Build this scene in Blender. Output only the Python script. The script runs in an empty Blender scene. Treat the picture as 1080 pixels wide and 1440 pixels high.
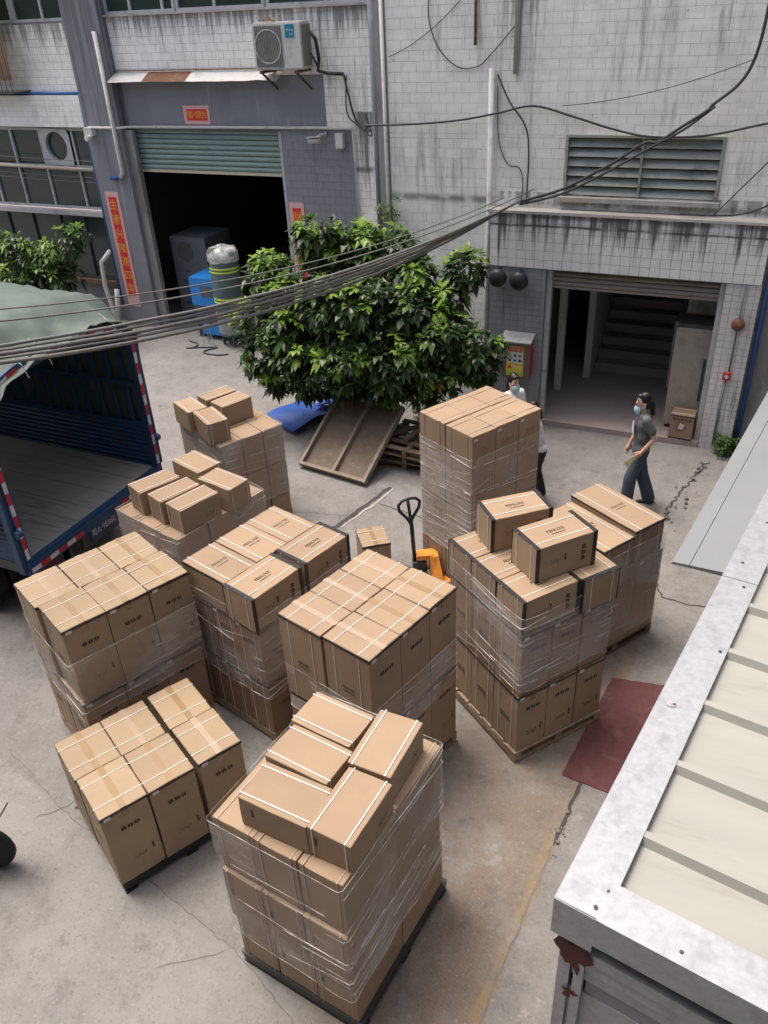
import bpy, bmesh, math, random
from mathutils import Vector, Matrix, noise
R = math.radians
PI = math.pi
rnd = random.Random(7)

# ------------------------------------------------------------------ camera, sky, sun, exposure
sc = bpy.context.scene
COL = sc.collection
cam = bpy.data.cameras.new('camera')
camo = bpy.data.objects.new('camera', cam)
COL.objects.link(camo)
_r, _u, _f = Vector((.9118, .4081, -.0452)), Vector((-.184, .5045, .8436)), Vector((-.3671, .7609, -.5351))
_r = _u.cross(-_f).normalized(); _u = (-_f).cross(_r).normalized()
camo.matrix_world = Matrix(((_r.x, _u.x, -_f.x, 0), (_r.y, _u.y, -_f.y, 0), (_r.z, _u.z, -_f.z, 6.4), (0, 0, 0, 1)))
cam.sensor_fit = 'VERTICAL'
cam.sensor_height = 36
cam.sensor_width = 27
cam.lens = 28.72
cam.clip_start = .05
cam.clip_end = 600
sc.camera = camo

SUN_EL, SUN_AZ = 72, 172          # azimuth counted from +X towards +Y
world = bpy.data.worlds.new('World')
sc.world = world
world.use_nodes = True
wn = world.node_tree
bg = wn.nodes['Background']
sky = wn.nodes.new('ShaderNodeTexSky')
sky.sky_type = 'NISHITA'
sky.sun_disc = False
sky.sun_elevation = R(SUN_EL)
sky.sun_rotation = R(90 - SUN_AZ)
sky.dust_density = 8
sky.air_density = 1
sky.ozone_density = .6
wn.links.new(sky.outputs[0], bg.inputs[0])
bg.inputs[1].default_value = .15
sun = bpy.data.lights.new('sun', 'SUN')
sun.energy = 1.25
sun.angle = R(21)
sun.color = (1, .965, .92)
suno = bpy.data.objects.new('sun', sun)
COL.objects.link(suno)
_d = Vector((math.cos(R(SUN_EL)) * math.cos(R(SUN_AZ)), math.cos(R(SUN_EL)) * math.sin(R(SUN_AZ)), math.sin(R(SUN_EL))))
suno.rotation_euler = _d.to_track_quat('Z', 'Y').to_euler()
suno.location = _d * 40
sc.view_settings.view_transform = 'Standard'
sc.view_settings.look = 'None'
sc.view_settings.exposure = 0.82
sc.view_settings.gamma = 1
sc.view_settings.use_curve_mapping = False
sc.render.engine = 'CYCLES'
sc.cycles.max_bounces = 7
sc.cycles.transparent_max_bounces = 16
sc.cycles.use_denoising = True

# ------------------------------------------------------------------ materials
MATS = {}
def nt(name):
    m = bpy.data.materials.new(name)
    m.use_nodes = True
    t = m.node_tree
    return m, t, t.nodes['Principled BSDF']
def mth(t, op, a, b=None, c=None, clamp=False):
    n = t.nodes.new('ShaderNodeMath'); n.operation = op; n.use_clamp = clamp
    for i, x in enumerate((a, b, c)):
        if x is None: continue
        if isinstance(x, (int, float)): n.inputs[i].default_value = x
        else: t.links.new(x, n.inputs[i])
    return n.outputs[0]
def coords(t, space='world', scale=(1, 1, 1)):
    if space == 'world':
        o = t.nodes.new('ShaderNodeNewGeometry').outputs['Position']
    else:
        o = t.nodes.new('ShaderNodeTexCoord').outputs['Object']
    mp = t.nodes.new('ShaderNodeMapping'); mp.inputs['Scale'].default_value = scale
    t.links.new(o, mp.inputs['Vector'])
    return mp.outputs[0]
def nz(t, vec, scale, detail=4, rough=.55, w=None):
    n = t.nodes.new('ShaderNodeTexNoise')
    n.inputs['Scale'].default_value = scale; n.inputs['Detail'].default_value = detail; n.inputs['Roughness'].default_value = rough
    t.links.new(vec, n.inputs['Vector'])
    if w is not None:
        n.noise_dimensions = '4D'; t.links.new(w, n.inputs['W'])
    return n.outputs[0]
def ramp(t, x, lo, hi):
    n = t.nodes.new('ShaderNodeMapRange'); n.interpolation_type = 'SMOOTHSTEP'
    n.inputs['From Min'].default_value = lo; n.inputs['From Max'].default_value = hi
    t.links.new(x, n.inputs['Value'])
    return n.outputs[0]
def mixc(t, f, a, b):
    n = t.nodes.new('ShaderNodeMix'); n.data_type = 'RGBA'
    if isinstance(f, (int, float)): n.inputs[0].default_value = f
    else: t.links.new(f, n.inputs[0])
    for i, x in ((6, a), (7, b)):
        if isinstance(x, tuple): n.inputs[i].default_value = (*x, 1)
        else: t.links.new(x, n.inputs[i])
    return n.outputs[2]
def scalec(t, col, f):
    n = t.nodes.new('ShaderNodeVectorMath'); n.operation = 'SCALE'
    if isinstance(col, tuple): n.inputs[0].default_value = col
    else: t.links.new(col, n.inputs[0])
    t.links.new(f, n.inputs['Scale'])
    return n.outputs[0]
def bump(t, b, h, strength=.3, dist=.01):
    n = t.nodes.new('ShaderNodeBump'); n.inputs['Strength'].default_value = strength; n.inputs['Distance'].default_value = dist
    t.links.new(h, n.inputs['Height']); t.links.new(n.outputs[0], b.inputs['Normal'])
def mat(name, col, rough=.7, var=.25, scale=5, bmp=0, bscale=60, metal=0, spec=.4, space='world', dirt=None, dirt_amt=.5, dirt_scale=2, dirt_lo=.5, dirt_hi=.7, stretch=(1, 1, 1), orand=0.0):
    """plain procedural surface: colour varied by two noises, optional dirt patches, fine relief"""
    if name in MATS: return MATS[name]
    m, t, b = nt(name)
    v = coords(t, space, stretch)
    w = None
    if space == 'object':
        w = mth(t, 'MULTIPLY', t.nodes.new('ShaderNodeObjectInfo').outputs['Random'], 57.0)
    f = mth(t, 'ADD', mth(t, 'MULTIPLY', nz(t, v, scale, 5, .6, w), var * 1.6), 1 - var * .8)
    if orand:
        f = mth(t, 'MULTIPLY', f, mth(t, 'ADD', mth(t, 'MULTIPLY', t.nodes.new('ShaderNodeObjectInfo').outputs['Random'], orand), 1 - orand / 2))
    c = scalec(t, col, f)
    if dirt:
        d = mth(t, 'MULTIPLY', ramp(t, nz(t, v, dirt_scale, 6, .65, w), dirt_lo, dirt_hi), dirt_amt)
        c = mixc(t, d, c, dirt)
    t.links.new(c, b.inputs['Base Color'])
    b.inputs['Roughness'].default_value = rough; b.inputs['Metallic'].default_value = metal
    b.inputs['Specular IOR Level'].default_value = spec
    if bmp: bump(t, b, nz(t, v, bscale, 3), bmp, .004)
    MATS[name] = m
    return m
def cardboard(name, col):
    m, t, b = nt(name)
    v = coords(t, 'object')
    oi = t.nodes.new('ShaderNodeObjectInfo').outputs['Random']
    w = mth(t, 'MULTIPLY', oi, 91.0)
    big = nz(t, v, 2.2, 4, .6, w)
    fib = nz(t, coords(t, 'object', (9, 9, 160)), 1, 2, .5, w)
    f = mth(t, 'ADD', mth(t, 'ADD', mth(t, 'MULTIPLY', big, .36), .79), mth(t, 'MULTIPLY', fib, .06))
    f = mth(t, 'MULTIPLY', f, mth(t, 'ADD', mth(t, 'MULTIPLY', oi, .14), .91))
    c = scalec(t, col, f)
    scuff = ramp(t, nz(t, v, 9, 7, .8, w), .58, .74)
    c = mixc(t, mth(t, 'MULTIPLY', scuff, .28), c, (col[0] * .5, col[1] * .45, col[2] * .42))
    t.links.new(c, b.inputs['Base Color'])
    b.inputs['Roughness'].default_value = .72; b.inputs['Specular IOR Level'].default_value = .25
    bump(t, b, mth(t, 'ADD', nz(t, v, 5, 2, .5, w), mth(t, 'MULTIPLY', fib, .15)), .25, .012)
    MATS[name] = m
cardboard('card_tan', (.308, .220, .146))
cardboard('card_yellow', (.318, .235, .153))
cardboard('card_brown', (.255, .165, .112))
mat('strap_dull', (.34, .265, .21), .4, .15)
mat('strap_white', (.52, .50, .48), .35, .1)
mat('tape_brown', (.265, .18, .095), .25, .2, space='object')
mat('tape_clear', (.36, .27, .195), .2, .2, space='object')
mat('black_film', (.022, .022, .026), .35, .3, 30)
mat('ink', (.035, .028, .025), .8, .3, 60)
mat('ink_faint', (.20, .125, .075), .8, .4, 60)
mat('sticker', (.55, .56, .58), .4, .15, 30)
mat('wood', (.30, .225, .15), .8, .5, 9, .3, 80, stretch=(1, 1, 3), dirt=(.12, .09, .065), dirt_amt=.6, dirt_scale=6)
mat('wood_grey', (.235, .195, .155), .85, .4, 9, .4, 60, dirt=(.10, .08, .06), dirt_amt=.6, dirt_scale=6)
mat('wood_old', (.15, .115, .085), .85, .5, 8, .4, 60, dirt=(.06, .045, .035), dirt_amt=.7, dirt_scale=5)
mat('plywood_old', (.15, .118, .09), .85, .5, 5, .3, 50, dirt=(.28, .23, .18), dirt_amt=.45, dirt_scale=9, dirt_lo=.55)
mat('black_plastic', (.018, .02, .023), .42, .4, 20, .1)
mat('steel', (.42, .43, .44), .4, .3, 14, metal=.7)
mat('cabinet_steel', (.17, .155, .145), .4, .3, 10, metal=.4)
mat('dark_steel', (.05, .052, .055), .5, .4, 14)
mat('black_rubber', (.018, .018, .018), .75, .4, 16, .2)
mat('orange_paint', (.72, .27, .045), .4, .25, 12, dirt=(.2, .1, .05), dirt_amt=.4, dirt_scale=14)
mat('blue_paint', (.018, .060, .145), .45, .4, 7, .05, dirt=(.045, .045, .045), dirt_amt=.75, dirt_scale=4, dirt_lo=.48)  # dirt, made heavier and darker to stand in for shade inside the truck
mat('bright_blue', (.02, .22, .62), .4, .15, 8)
mat('blue_sheet', (.030, .085, .33), .5, .3, 5, .1, dirt=(.07, .11, .22), dirt_amt=.5)
mat('blue_pipe', (.015, .085, .30), .4, .3, 10, dirt=(.1, .11, .12), dirt_amt=.4)
mat('tape_red', (.48, .025, .03), .4, .25, 20)
mat('tape_pale', (.62, .62, .63), .4, .25, 20, dirt=(.25, .22, .2), dirt_amt=.5, dirt_scale=18)
mat('bed_floor', (.30, .285, .255), .7, .5, 3, .1, 30, stretch=(.4, 3, 1), dirt=(.09, .08, .07), dirt_amt=.6, dirt_scale=3)
mat('tarp_green', (.088, .120, .102), .62, .4, 4, .45, 25, dirt=(.045, .06, .052), dirt_amt=.5, dirt_scale=2)
mat('galvanised', (.37, .385, .405), .36, .35, 22, .15, 40, metal=.3, dirt=(.24, .24, .25), dirt_amt=.5, dirt_scale=9, dirt_lo=.45)
mat('panel_cream', (.295, .30, .275), .5, .16, 2, dirt=(.22, .205, .175), dirt_amt=.55, dirt_scale=3.2, dirt_lo=.52, dirt_hi=.78, stretch=(.5, 3, 1))
mat('panel_grey', (.20, .213, .222), .45, .12, 1.5)
mat('primer_red', (.09, .022, .02), .7, .3, 20)
mat('shed_glass', (.23, .21, .25), .25, .15, 2)
mat('sealant', (.36, .35, .33), .5, .2, 30)
mat('pvc_white', (.62, .62, .60), .45, .2, 6, dirt=(.3, .29, .27), dirt_amt=.5, dirt_scale=5)
mat('pvc_grey', (.12, .135, .155), .5, .3, 6, dirt=(.3, .3, .3), dirt_amt=.4)
mat('cable_black', (.04, .04, .042), .6, .3, 10)
mat('cable_grey', (.15, .148, .142), .6, .4, 9)
mat('alu', (.42, .43, .43), .45, .25, 9, dirt=(.16, .15, .14), dirt_amt=.5, dirt_scale=4)
mat('shutter_green', (.22, .31, .28), .5, .2, 6, dirt=(.13, .16, .15), dirt_amt=.6, dirt_scale=3, stretch=(1, 1, 3))
mat('shutter_brown', (.27, .25, .22), .5, .25, 5, dirt=(.14, .12, .10), dirt_amt=.6, stretch=(1, 1, 3))
mat('shutter_lip', (.50, .46, .36), .5, .2, 6)
mat('louver_green', (.32, .34, .31), .55, .35, 6, dirt=(.08, .09, .08), dirt_amt=.6, stretch=(1, 1, 4))
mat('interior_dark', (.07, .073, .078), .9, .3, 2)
mat('interior_wall', (.50, .50, .48), .85, .3, 2, dirt=(.1, .1, .1), dirt_amt=.5)
mat('interior_floor', (.30, .26, .25), .7, .3, 2, dirt=(.13, .11, .105), dirt_amt=.5)
mat('stair_stone', (.26, .26, .265), .7, .3, 3)
mat('cabinet', (.30, .275, .235), .5, .2, 3, dirt=(.16, .14, .12), dirt_amt=.5, dirt_scale=4)
mat('paper_red', (.62, .03, .025), .6, .2, 12, dirt=(.7, .25, .2), dirt_amt=.25, dirt_scale=20)
mat('paper_pink', (.66, .40, .40), .6, .3, 40)
mat('gold', (.72, .38, .04), .5, .2, 30)
mat('poster_yellow', (.75, .52, .03), .5, .15, 20)
mat('poster_red', (.55, .03, .03), .5, .15, 20)
mat('poster_pale', (.55, .58, .60), .5, .15, 30)
mat('poster_green', (.35, .50, .10), .5, .15, 30)
mat('white_paint', (.56, .56, .54), .45, .15, 8, dirt=(.3, .285, .26), dirt_amt=.55, dirt_scale=5)
mat('logo_teal', (.0, .21, .33), .4, .1)
mat('grille_grey', (.20, .19, .175), .5, .3, 20)
mat('rust', (.16, .075, .04), .85, .5, 14, .3, dirt=(.30, .25, .21), dirt_amt=.5, dirt_scale=7)
mat('fire_red', (.42, .02, .025), .45, .3, 12, dirt=(.2, .05, .05), dirt_amt=.4)
mat('tank_green', (.075, .115, .115), .45, .2, 8)
mat('tank_pale', (.24, .26, .25), .5, .2, 8)
mat('tape_lime', (.52, .66, .08), .4, .15, 20)
mat('mat_maroon', (.105, .040, .043), .95, .35, 16, .6, 150, dirt=(.15, .085, .08), dirt_amt=.5, dirt_scale=5)
mat('machine_pale', (.10, .11, .12), .6, .3, 4)
mat('skin', (.58, .35, .25), .55, .1, 8, space='object')
mat('hair', (.012, .010, .010), .38, .4, 60, .4, 120, space='object', stretch=(6, 6, 1))
mat('shirt_grey', (.115, .122, .132), .9, .2, 40, .3, 90, space='object')
mat('shirt_white', (.62, .60, .62), .85, .12, 20, .3, 60, space='object')
mat('denim', (.050, .066, .094), .9, .35, 30, .3, 120, space='object')
mat('cloth_black', (.02, .02, .022), .9, .3, 30, space='object')
mat('mask_blue', (.32, .52, .60), .8, .12, 20, space='object')
mat('shoe_white', (.60, .60, .60), .6, .15, 20, space='object')
mat('paper_yellow', (.66, .62, .36), .6, .1, 20, space='object')
mat('print_pale', (.58, .55, .66), .7, .3, 25, space='object')
mat('bark', (.09, .07, .055), .9, .4, 12, .5, 40)
mat('plaque_blue', (.03, .035, .16), .4, .15, 20)
mat('stone_tile_dark', (.18, .185, .20), .5, .3, 8)
mat('bamboo', (.26, .165, .095), .7, .4, 6, .2, 40, stretch=(8, 8, 1))

def leafmat(name, col, tl=.35):
    m, t, b = nt(name)
    v = coords(t, 'world')
    f = mth(t, 'ADD', mth(t, 'MULTIPLY', nz(t, v, 5, 3), .9), .55)
    c = scalec(t, col, f)
    t.links.new(c, b.inputs['Base Color'])
    b.inputs['Roughness'].default_value = .38; b.inputs['Specular IOR Level'].default_value = .45
    tr = t.nodes.new('ShaderNodeBsdfTranslucent'); t.links.new(c, tr.inputs[0])
    mx = t.nodes.new('ShaderNodeMixShader'); mx.inputs[0].default_value = tl
    t.links.new(b.outputs[0], mx.inputs[1]); t.links.new(tr.outputs[0], mx.inputs[2])
    t.links.new(mx.outputs[0], t.nodes['Material Output'].inputs[0])
    MATS[name] = m
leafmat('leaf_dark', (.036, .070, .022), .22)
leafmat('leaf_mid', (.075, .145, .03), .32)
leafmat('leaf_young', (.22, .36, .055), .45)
leafmat('leaf_orange', (.36, .19, .03), .3)

def filmmat():
    m, t, b = nt('film')
    tc = t.nodes.new('ShaderNodeTexCoord').outputs['Object']
    mp = t.nodes.new('ShaderNodeMapping'); mp.inputs['Scale'].default_value = (1.3, 1.3, 22); mp.inputs['Rotation'].default_value = (.10, .06, 0)
    t.links.new(tc, mp.inputs[0])
    oi = mth(t, 'MULTIPLY', t.nodes.new('ShaderNodeObjectInfo').outputs['Random'], 31.0)
    n1 = nz(t, mp.outputs[0], 1.0, 5, .65, oi)
    mp2 = t.nodes.new('ShaderNodeMapping'); mp2.inputs['Scale'].default_value = (2, 2, 34); mp2.inputs['Rotation'].default_value = (-.22, -.2, 0)
    t.links.new(tc, mp2.inputs[0])
    n2 = nz(t, mp2.outputs[0], 1.0, 3, .6, oi)
    patch = ramp(t, nz(t, tc, 1.7, 3, .5, oi), .38, .66)
    s = mth(t, 'ADD', mth(t, 'MULTIPLY', ramp(t, n1, .56, .68), .42), mth(t, 'MULTIPLY', ramp(t, n2, .60, .69), .5))
    fac = mth(t, 'ADD', mth(t, 'MULTIPLY', s, patch), mth(t, 'ADD', mth(t, 'MULTIPLY', patch, .24), .09), clamp=True)
    b.inputs['Base Color'].default_value = (.80, .78, .78, 1)
    b.inputs['Roughness'].default_value = .13; b.inputs['Specular IOR Level'].default_value = .9
    bump(t, b, mth(t, 'ADD', mth(t, 'ADD', n1, n2), nz(t, tc, 11, 4, .6, oi)), 1.0, .03)
    tr = t.nodes.new('ShaderNodeBsdfTransparent')
    mx = t.nodes.new('ShaderNodeMixShader')
    t.links.new(fac, mx.inputs[0]); t.links.new(tr.outputs[0], mx.inputs[1]); t.links.new(b.outputs[0], mx.inputs[2])
    t.links.new(mx.outputs[0], t.nodes['Material Output'].inputs[0])
    MATS['film'] = m
    m, t, b = nt('film_fold')
    b.inputs['Base Color'].default_value = (.82, .80, .80, 1); b.inputs['Roughness'].default_value = .25
    tr = t.nodes.new('ShaderNodeBsdfTransparent'); mx = t.nodes.new('ShaderNodeMixShader')
    n = ramp(t, nz(t, coords(t, 'object'), 6, 3), .35, .65)
    t.links.new(mth(t, 'ADD', mth(t, 'MULTIPLY', n, .55), .12), mx.inputs[0])
    t.links.new(tr.outputs[0], mx.inputs[1]); t.links.new(b.outputs[0], mx.inputs[2])
    t.links.new(mx.outputs[0], t.nodes['Material Output'].inputs[0])
    MATS['film_fold'] = m
filmmat()

def tilemat(name, col, tw, th, grime, grime_amt, rough=.4, paint=None, drips=(), lines=()):
    m, t, b = nt(name)
    pos = t.nodes.new('ShaderNodeNewGeometry').outputs['Position']
    sp = t.nodes.new('ShaderNodeSeparateXYZ'); t.links.new(pos, sp.inputs[0])
    cb = t.nodes.new('ShaderNodeCombineXYZ')
    t.links.new(mth(t, 'FLOOR', mth(t, 'DIVIDE', sp.outputs[0], tw)), cb.inputs[0])
    t.links.new(mth(t, 'FLOOR', mth(t, 'DIVIDE', sp.outputs[2], th)), cb.inputs[2])
    wnz = t.nodes.new('ShaderNodeTexWhiteNoise'); t.links.new(cb.outputs[0], wnz.inputs['Vector'])
    big = nz(t, coords(t, 'world', (.6, .6, .5)), 1.3, 5, .6)
    f = mth(t, 'ADD', mth(t, 'MULTIPLY', wnz.outputs[0], .10), mth(t, 'ADD', mth(t, 'MULTIPLY', big, .40), .76))
    c = scalec(t, col, f)
    # run-off streaks, soot spots and soft weathering
    st = ramp(t, nz(t, coords(t, 'world', (9, 9, .55)), 1, 5, .7), .48, .72)
    pt = ramp(t, nz(t, coords(t, 'world', (.8, .8, .9)), 1, 4, .6), .42, .66)
    c = mixc(t, mth(t, 'MULTIPLY', mth(t, 'MULTIPLY', st, pt), grime_amt), c, grime)
    dn = nz(t, coords(t, 'world', (11, 11, .35)), 1, 4, .65)
    for zt_, ln_, x0_, x1_, am_ in drips:          # drip stains hanging from ledges and pipes
        h_ = mth(t, 'MULTIPLY', mth(t, 'SUBTRACT', zt_, sp.outputs[2]), 1 / ln_)
        thr = mth(t, 'ADD', .36, mth(t, 'MULTIPLY', h_, .30))
        k_ = mth(t, 'MULTIPLY', mth(t, 'SUBTRACT', dn, thr), 7.0, clamp=True)
        win = mth(t, 'MULTIPLY', mth(t, 'MULTIPLY', ramp(t, sp.outputs[0], x0_, x0_ + .12), mth(t, 'SUBTRACT', 1.0, ramp(t, sp.outputs[0], x1_ - .12, x1_))), mth(t, 'MULTIPLY', mth(t, 'GREATER_THAN', h_, 0.0), mth(t, 'LESS_THAN', h_, 1.0)))
        c = mixc(t, mth(t, 'MULTIPLY', mth(t, 'MULTIPLY', k_, win), am_), c, (.075, .075, .075))
    for z_, hw_, am_ in lines:                     # sooty horizontal run lines
        k_ = mth(t, 'SUBTRACT', 1.0, ramp(t, mth(t, 'ABSOLUTE', mth(t, 'SUBTRACT', mth(t, 'ADD', sp.outputs[2], mth(t, 'MULTIPLY', nz(t, coords(t, 'world'), 2.2, 3), .03)), z_)), 0, hw_))
        c = mixc(t, mth(t, 'MULTIPLY', mth(t, 'MULTIPLY', k_, ramp(t, nz(t, coords(t, 'world'), 3.1, 3), .30, .55)), am_), c, (.05, .05, .055))
    spot = ramp(t, nz(t, coords(t, 'world'), 9, 4, .7), .68, .76)
    c = mixc(t, mth(t, 'MULTIPLY', spot, .65), c, (.07, .07, .075))
    soft = ramp(t, nz(t, coords(t, 'world'), 2.3, 7, .75), .5, .75)
    c = mixc(t, mth(t, 'MULTIPLY', soft, .22), c, (.30, .30, .29))
    t.links.new(c, b.inputs['Base Color'])
    b.inputs['Roughness'].default_value = rough; b.inputs['Specular IOR Level'].default_value = .4
    bump(t, b, nz(t, pos, 14, 3), .12, .01)
    MATS[name] = m
tilemat('tile_white', (.84, .835, .80), .24, .14, (.16, .16, .155), .75, drips=((6.28, .75, -12.7, -6.0, .7), (8.0, 4.4, -4.0, -3.35, .75), (3.75, .3, -4.0, .1, .6), (8.2, 2.4, -5.8, -.2, .55), (6.22, .8, -17.8, -13.6, .7), (4.6, 2.0, -7.4, -6.7, .8)), lines=((3.62, .10, .7),))
tilemat('tile_canopy', (.68, .685, .68), .145, .14, (.045, .048, .055), .9, drips=((3.5, .85, -4, .1, .9),), lines=((3.33, .035, .95), (3.46, .05, .6)))
tilemat('tile_grey', (.215, .22, .25), .24, .14, (.10, .10, .11), .6, .55)
tilemat('tile_pillar', (.24, .25, .275), .12, .10, (.05, .05, .055), .9)
tilemat('tile_column', (.56, .56, .56), .10, .10, (.06, .06, .065), 1.0)
tilemat('render_grey', (.205, .212, .235), .5, .5, (.40, .40, .41), .55, .7, drips=((8.4, 9, -13.7, -12.6, .6),))
mat('grout', (.50, .50, .49), .9, .35, 6, .2, 40, dirt=(.06, .06, .065), dirt_amt=.8, dirt_scale=1.6, dirt_lo=.45, dirt_hi=.66)
mat('grout_dark', (.10, .105, .115), .9, .35, 6, .2, 40, dirt=(.04, .04, .045), dirt_amt=.7)
mat('grout_mid', (.16, .165, .18), .9, .3, 6, .2, 40)
mat('concrete_wall', (.27, .265, .255), .9, .4, 4, .3, 40, dirt=(.10, .10, .10), dirt_amt=.7, dirt_scale=1.6, stretch=(1, 1, .35))
mat('concrete_pale', (.42, .41, .39), .9, .4, 4, .3, 40, dirt=(.12, .12, .115), dirt_amt=.7, dirt_scale=2, stretch=(1, 1, .5))

def glassmat():
    m, t, b = nt('window_glass')
    v = coords(t, 'world')
    c = mixc(t, nz(t, v, 1.4, 3), (.016, .032, .028), (.045, .062, .055))
    t.links.new(c, b.inputs['Base Color']); b.inputs['Roughness'].default_value = .14
    b.inputs['Specular IOR Level'].default_value = .45
    bump(t, b, nz(t, v, 3, 2), .05, .01)
    MATS['window_glass'] = m
glassmat()

def groundmat():
    m, t, b = nt('concrete_yard')
    pos = t.nodes.new('ShaderNodeNewGeometry').outputs['Position']
    sp = t.nodes.new('ShaderNodeSeparateXYZ'); t.links.new(pos, sp.inputs[0])
    X, Y = sp.outputs[0], sp.outputs[1]
    v = coords(t, 'world')
    big = nz(t, v, .55, 6, .62); mid = nz(t, v, 2.6, 7, .68); fine = nz(t, v, 26, 6, .75)
    f = mth(t, 'ADD', mth(t, 'ADD', mth(t, 'MULTIPLY', big, .42), mth(t, 'MULTIPLY', mid, .62)), mth(t, 'ADD', mth(t, 'MULTIPLY', fine, .50), .24))
    wob = mth(t, 'MULTIPLY', mth(t, 'SUBTRACT', nz(t, v, 1.1, 5, .6), .5), 1.5)
    grey = (.200, .193, .186); brown = (.200, .162, .131)
    edge = mth(t, 'SUBTRACT', mth(t, 'ADD', X, .87), mth(t, 'MULTIPLY', mth(t, 'SUBTRACT', Y, 2.94), .085))
    edge = mth(t, 'ADD', edge, mth(t, 'MULTIPLY', wob, .05))
    left = ramp(t, mth(t, 'ADD', X, wob), -2.6, -1.3)
    right = mth(t, 'SUBTRACT', 1.0, ramp(t, edge, -.01, .03))
    far = mth(t, 'SUBTRACT', 1.0, ramp(t, mth(t, 'ADD', Y, wob), 7.2, 9.4))
    bm_ = mth(t, 'MULTIPLY', mth(t, 'MULTIPLY', left, right), far)
    c = mixc(t, bm_, grey, brown)
    # worn ribbed broom finish inside the brown slab
    rib = t.nodes.new('ShaderNodeTexWave'); rib.inputs['Scale'].default_value = 11; rib.inputs['Distortion'].default_value = 1.2; rib.bands_direction = 'Y'
    mp = t.nodes.new('ShaderNodeMapping'); mp.inputs['Rotation'].default_value = (0, 0, .3); t.links.new(v, mp.inputs[0]); t.links.new(mp.outputs[0], rib.inputs['Vector'])
    c = scalec(t, c, mth(t, 'ADD', 1.0, mth(t, 'MULTIPLY', mth(t, 'MULTIPLY', mth(t, 'SUBTRACT', rib.outputs[1], .5), bm_), .08)))
    c = scalec(t, c, f)
    # pale cement patches and ochre line along the slab edge
    pale = mth(t, 'MULTIPLY', ramp(t, nz(t, v, 3.1, 6, .7), .60, .64), mth(t, 'MULTIPLY', ramp(t, X, -1.6, -1.0), mth(t, 'SUBTRACT', 1.0, ramp(t, Y, 4.8, 5.6))))
    c = mixc(t, mth(t, 'MULTIPLY', pale, .7), c, (.30, .29, .275))
    band = mth(t, 'MULTIPLY', ramp(t, edge, -.10, -.06), mth(t, 'SUBTRACT', 1.0, ramp(t, edge, -.005, .02)))
    band = mth(t, 'MULTIPLY', band, mth(t, 'MULTIPLY', mth(t, 'SUBTRACT', 1.0, ramp(t, Y, 4.5, 4.75)), ramp(t, nz(t, v, 5, 4), .36, .5)))
    c = mixc(t, mth(t, 'MULTIPLY', band, .6), c, (.27, .19, .085))
    oil = ramp(t, nz(t, coords(t, 'world', (1, 1, 1)), .9, 8, .75), .53, .70)
    c = mixc(t, mth(t, 'MULTIPLY', oil, .6), c, (.105, .099, .094))
    speck = ramp(t, nz(t, v, 13, 7, .88), .55, .68)
    c = mixc(t, mth(t, 'MULTIPLY', speck, .6), c, (.10, .095, .09))
    sl_ = mth(t, 'ADD', mth(t, 'ADD', Y, -2.72), mth(t, 'MULTIPLY', mth(t, 'ADD', X, 2.85), .228))
    sl_ = mth(t, 'MULTIPLY', mth(t, 'SUBTRACT', 1.0, ramp(t, mth(t, 'ADD', sl_, mth(t, 'MULTIPLY', wob, .03)), -.02, .03)), mth(t, 'SUBTRACT', 1.0, ramp(t, X, -2.4, -1.8)))
    worn = mth(t, 'MULTIPLY', sl_, mth(t, 'ADD', .35, mth(t, 'MULTIPLY', ramp(t, nz(t, v, 2.0, 8, .75), .40, .62), .5)))
    c = mixc(t, worn, c, (.262, .258, .248))
    smu = ramp(t, nz(t, v, 3.4, 9, .82), .50, .64)
    c = mixc(t, mth(t, 'MULTIPLY', smu, .5), c, (.105, .101, .098))
    pit = ramp(t, nz(t, v, 34, 5, .7), .57, .66)
    c = mixc(t, mth(t, 'MULTIPLY', pit, .55), c, (.075, .072, .07))
    grit = ramp(t, nz(t, coords(t, 'world', (1.02, .98, 1)), 29, 5, .7), .58, .67)
    c = mixc(t, mth(t, 'MULTIPLY', grit, .5), c, (.36, .35, .34))
    wash = ramp(t, nz(t, v, 1.5, 9, .82), .46, .62)
    c = mixc(t, mth(t, 'MULTIPLY', wash, .45), c, (.26, .254, .247))
    t.links.new(c, b.inputs['Base Color'])
    b.inputs['Roughness'].default_value = .82; b.inputs['Specular IOR Level'].default_value = .3
    bump(t, b, mth(t, 'ADD', mth(t, 'MULTIPLY', mid, .6), fine), .7, .02)
    MATS['concrete_yard'] = m
groundmat()
mat('joint_dark', (.15, .142, .134), .95, .5, 12)
mat('crack_dark', (.055, .05, .047), .95, .5, 12)
mat('puddle', (.10, .09, .08), .25, .3, 5)
mat('soil', (.085, .07, .05), .95, .5, 14, .5, 60)

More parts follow.
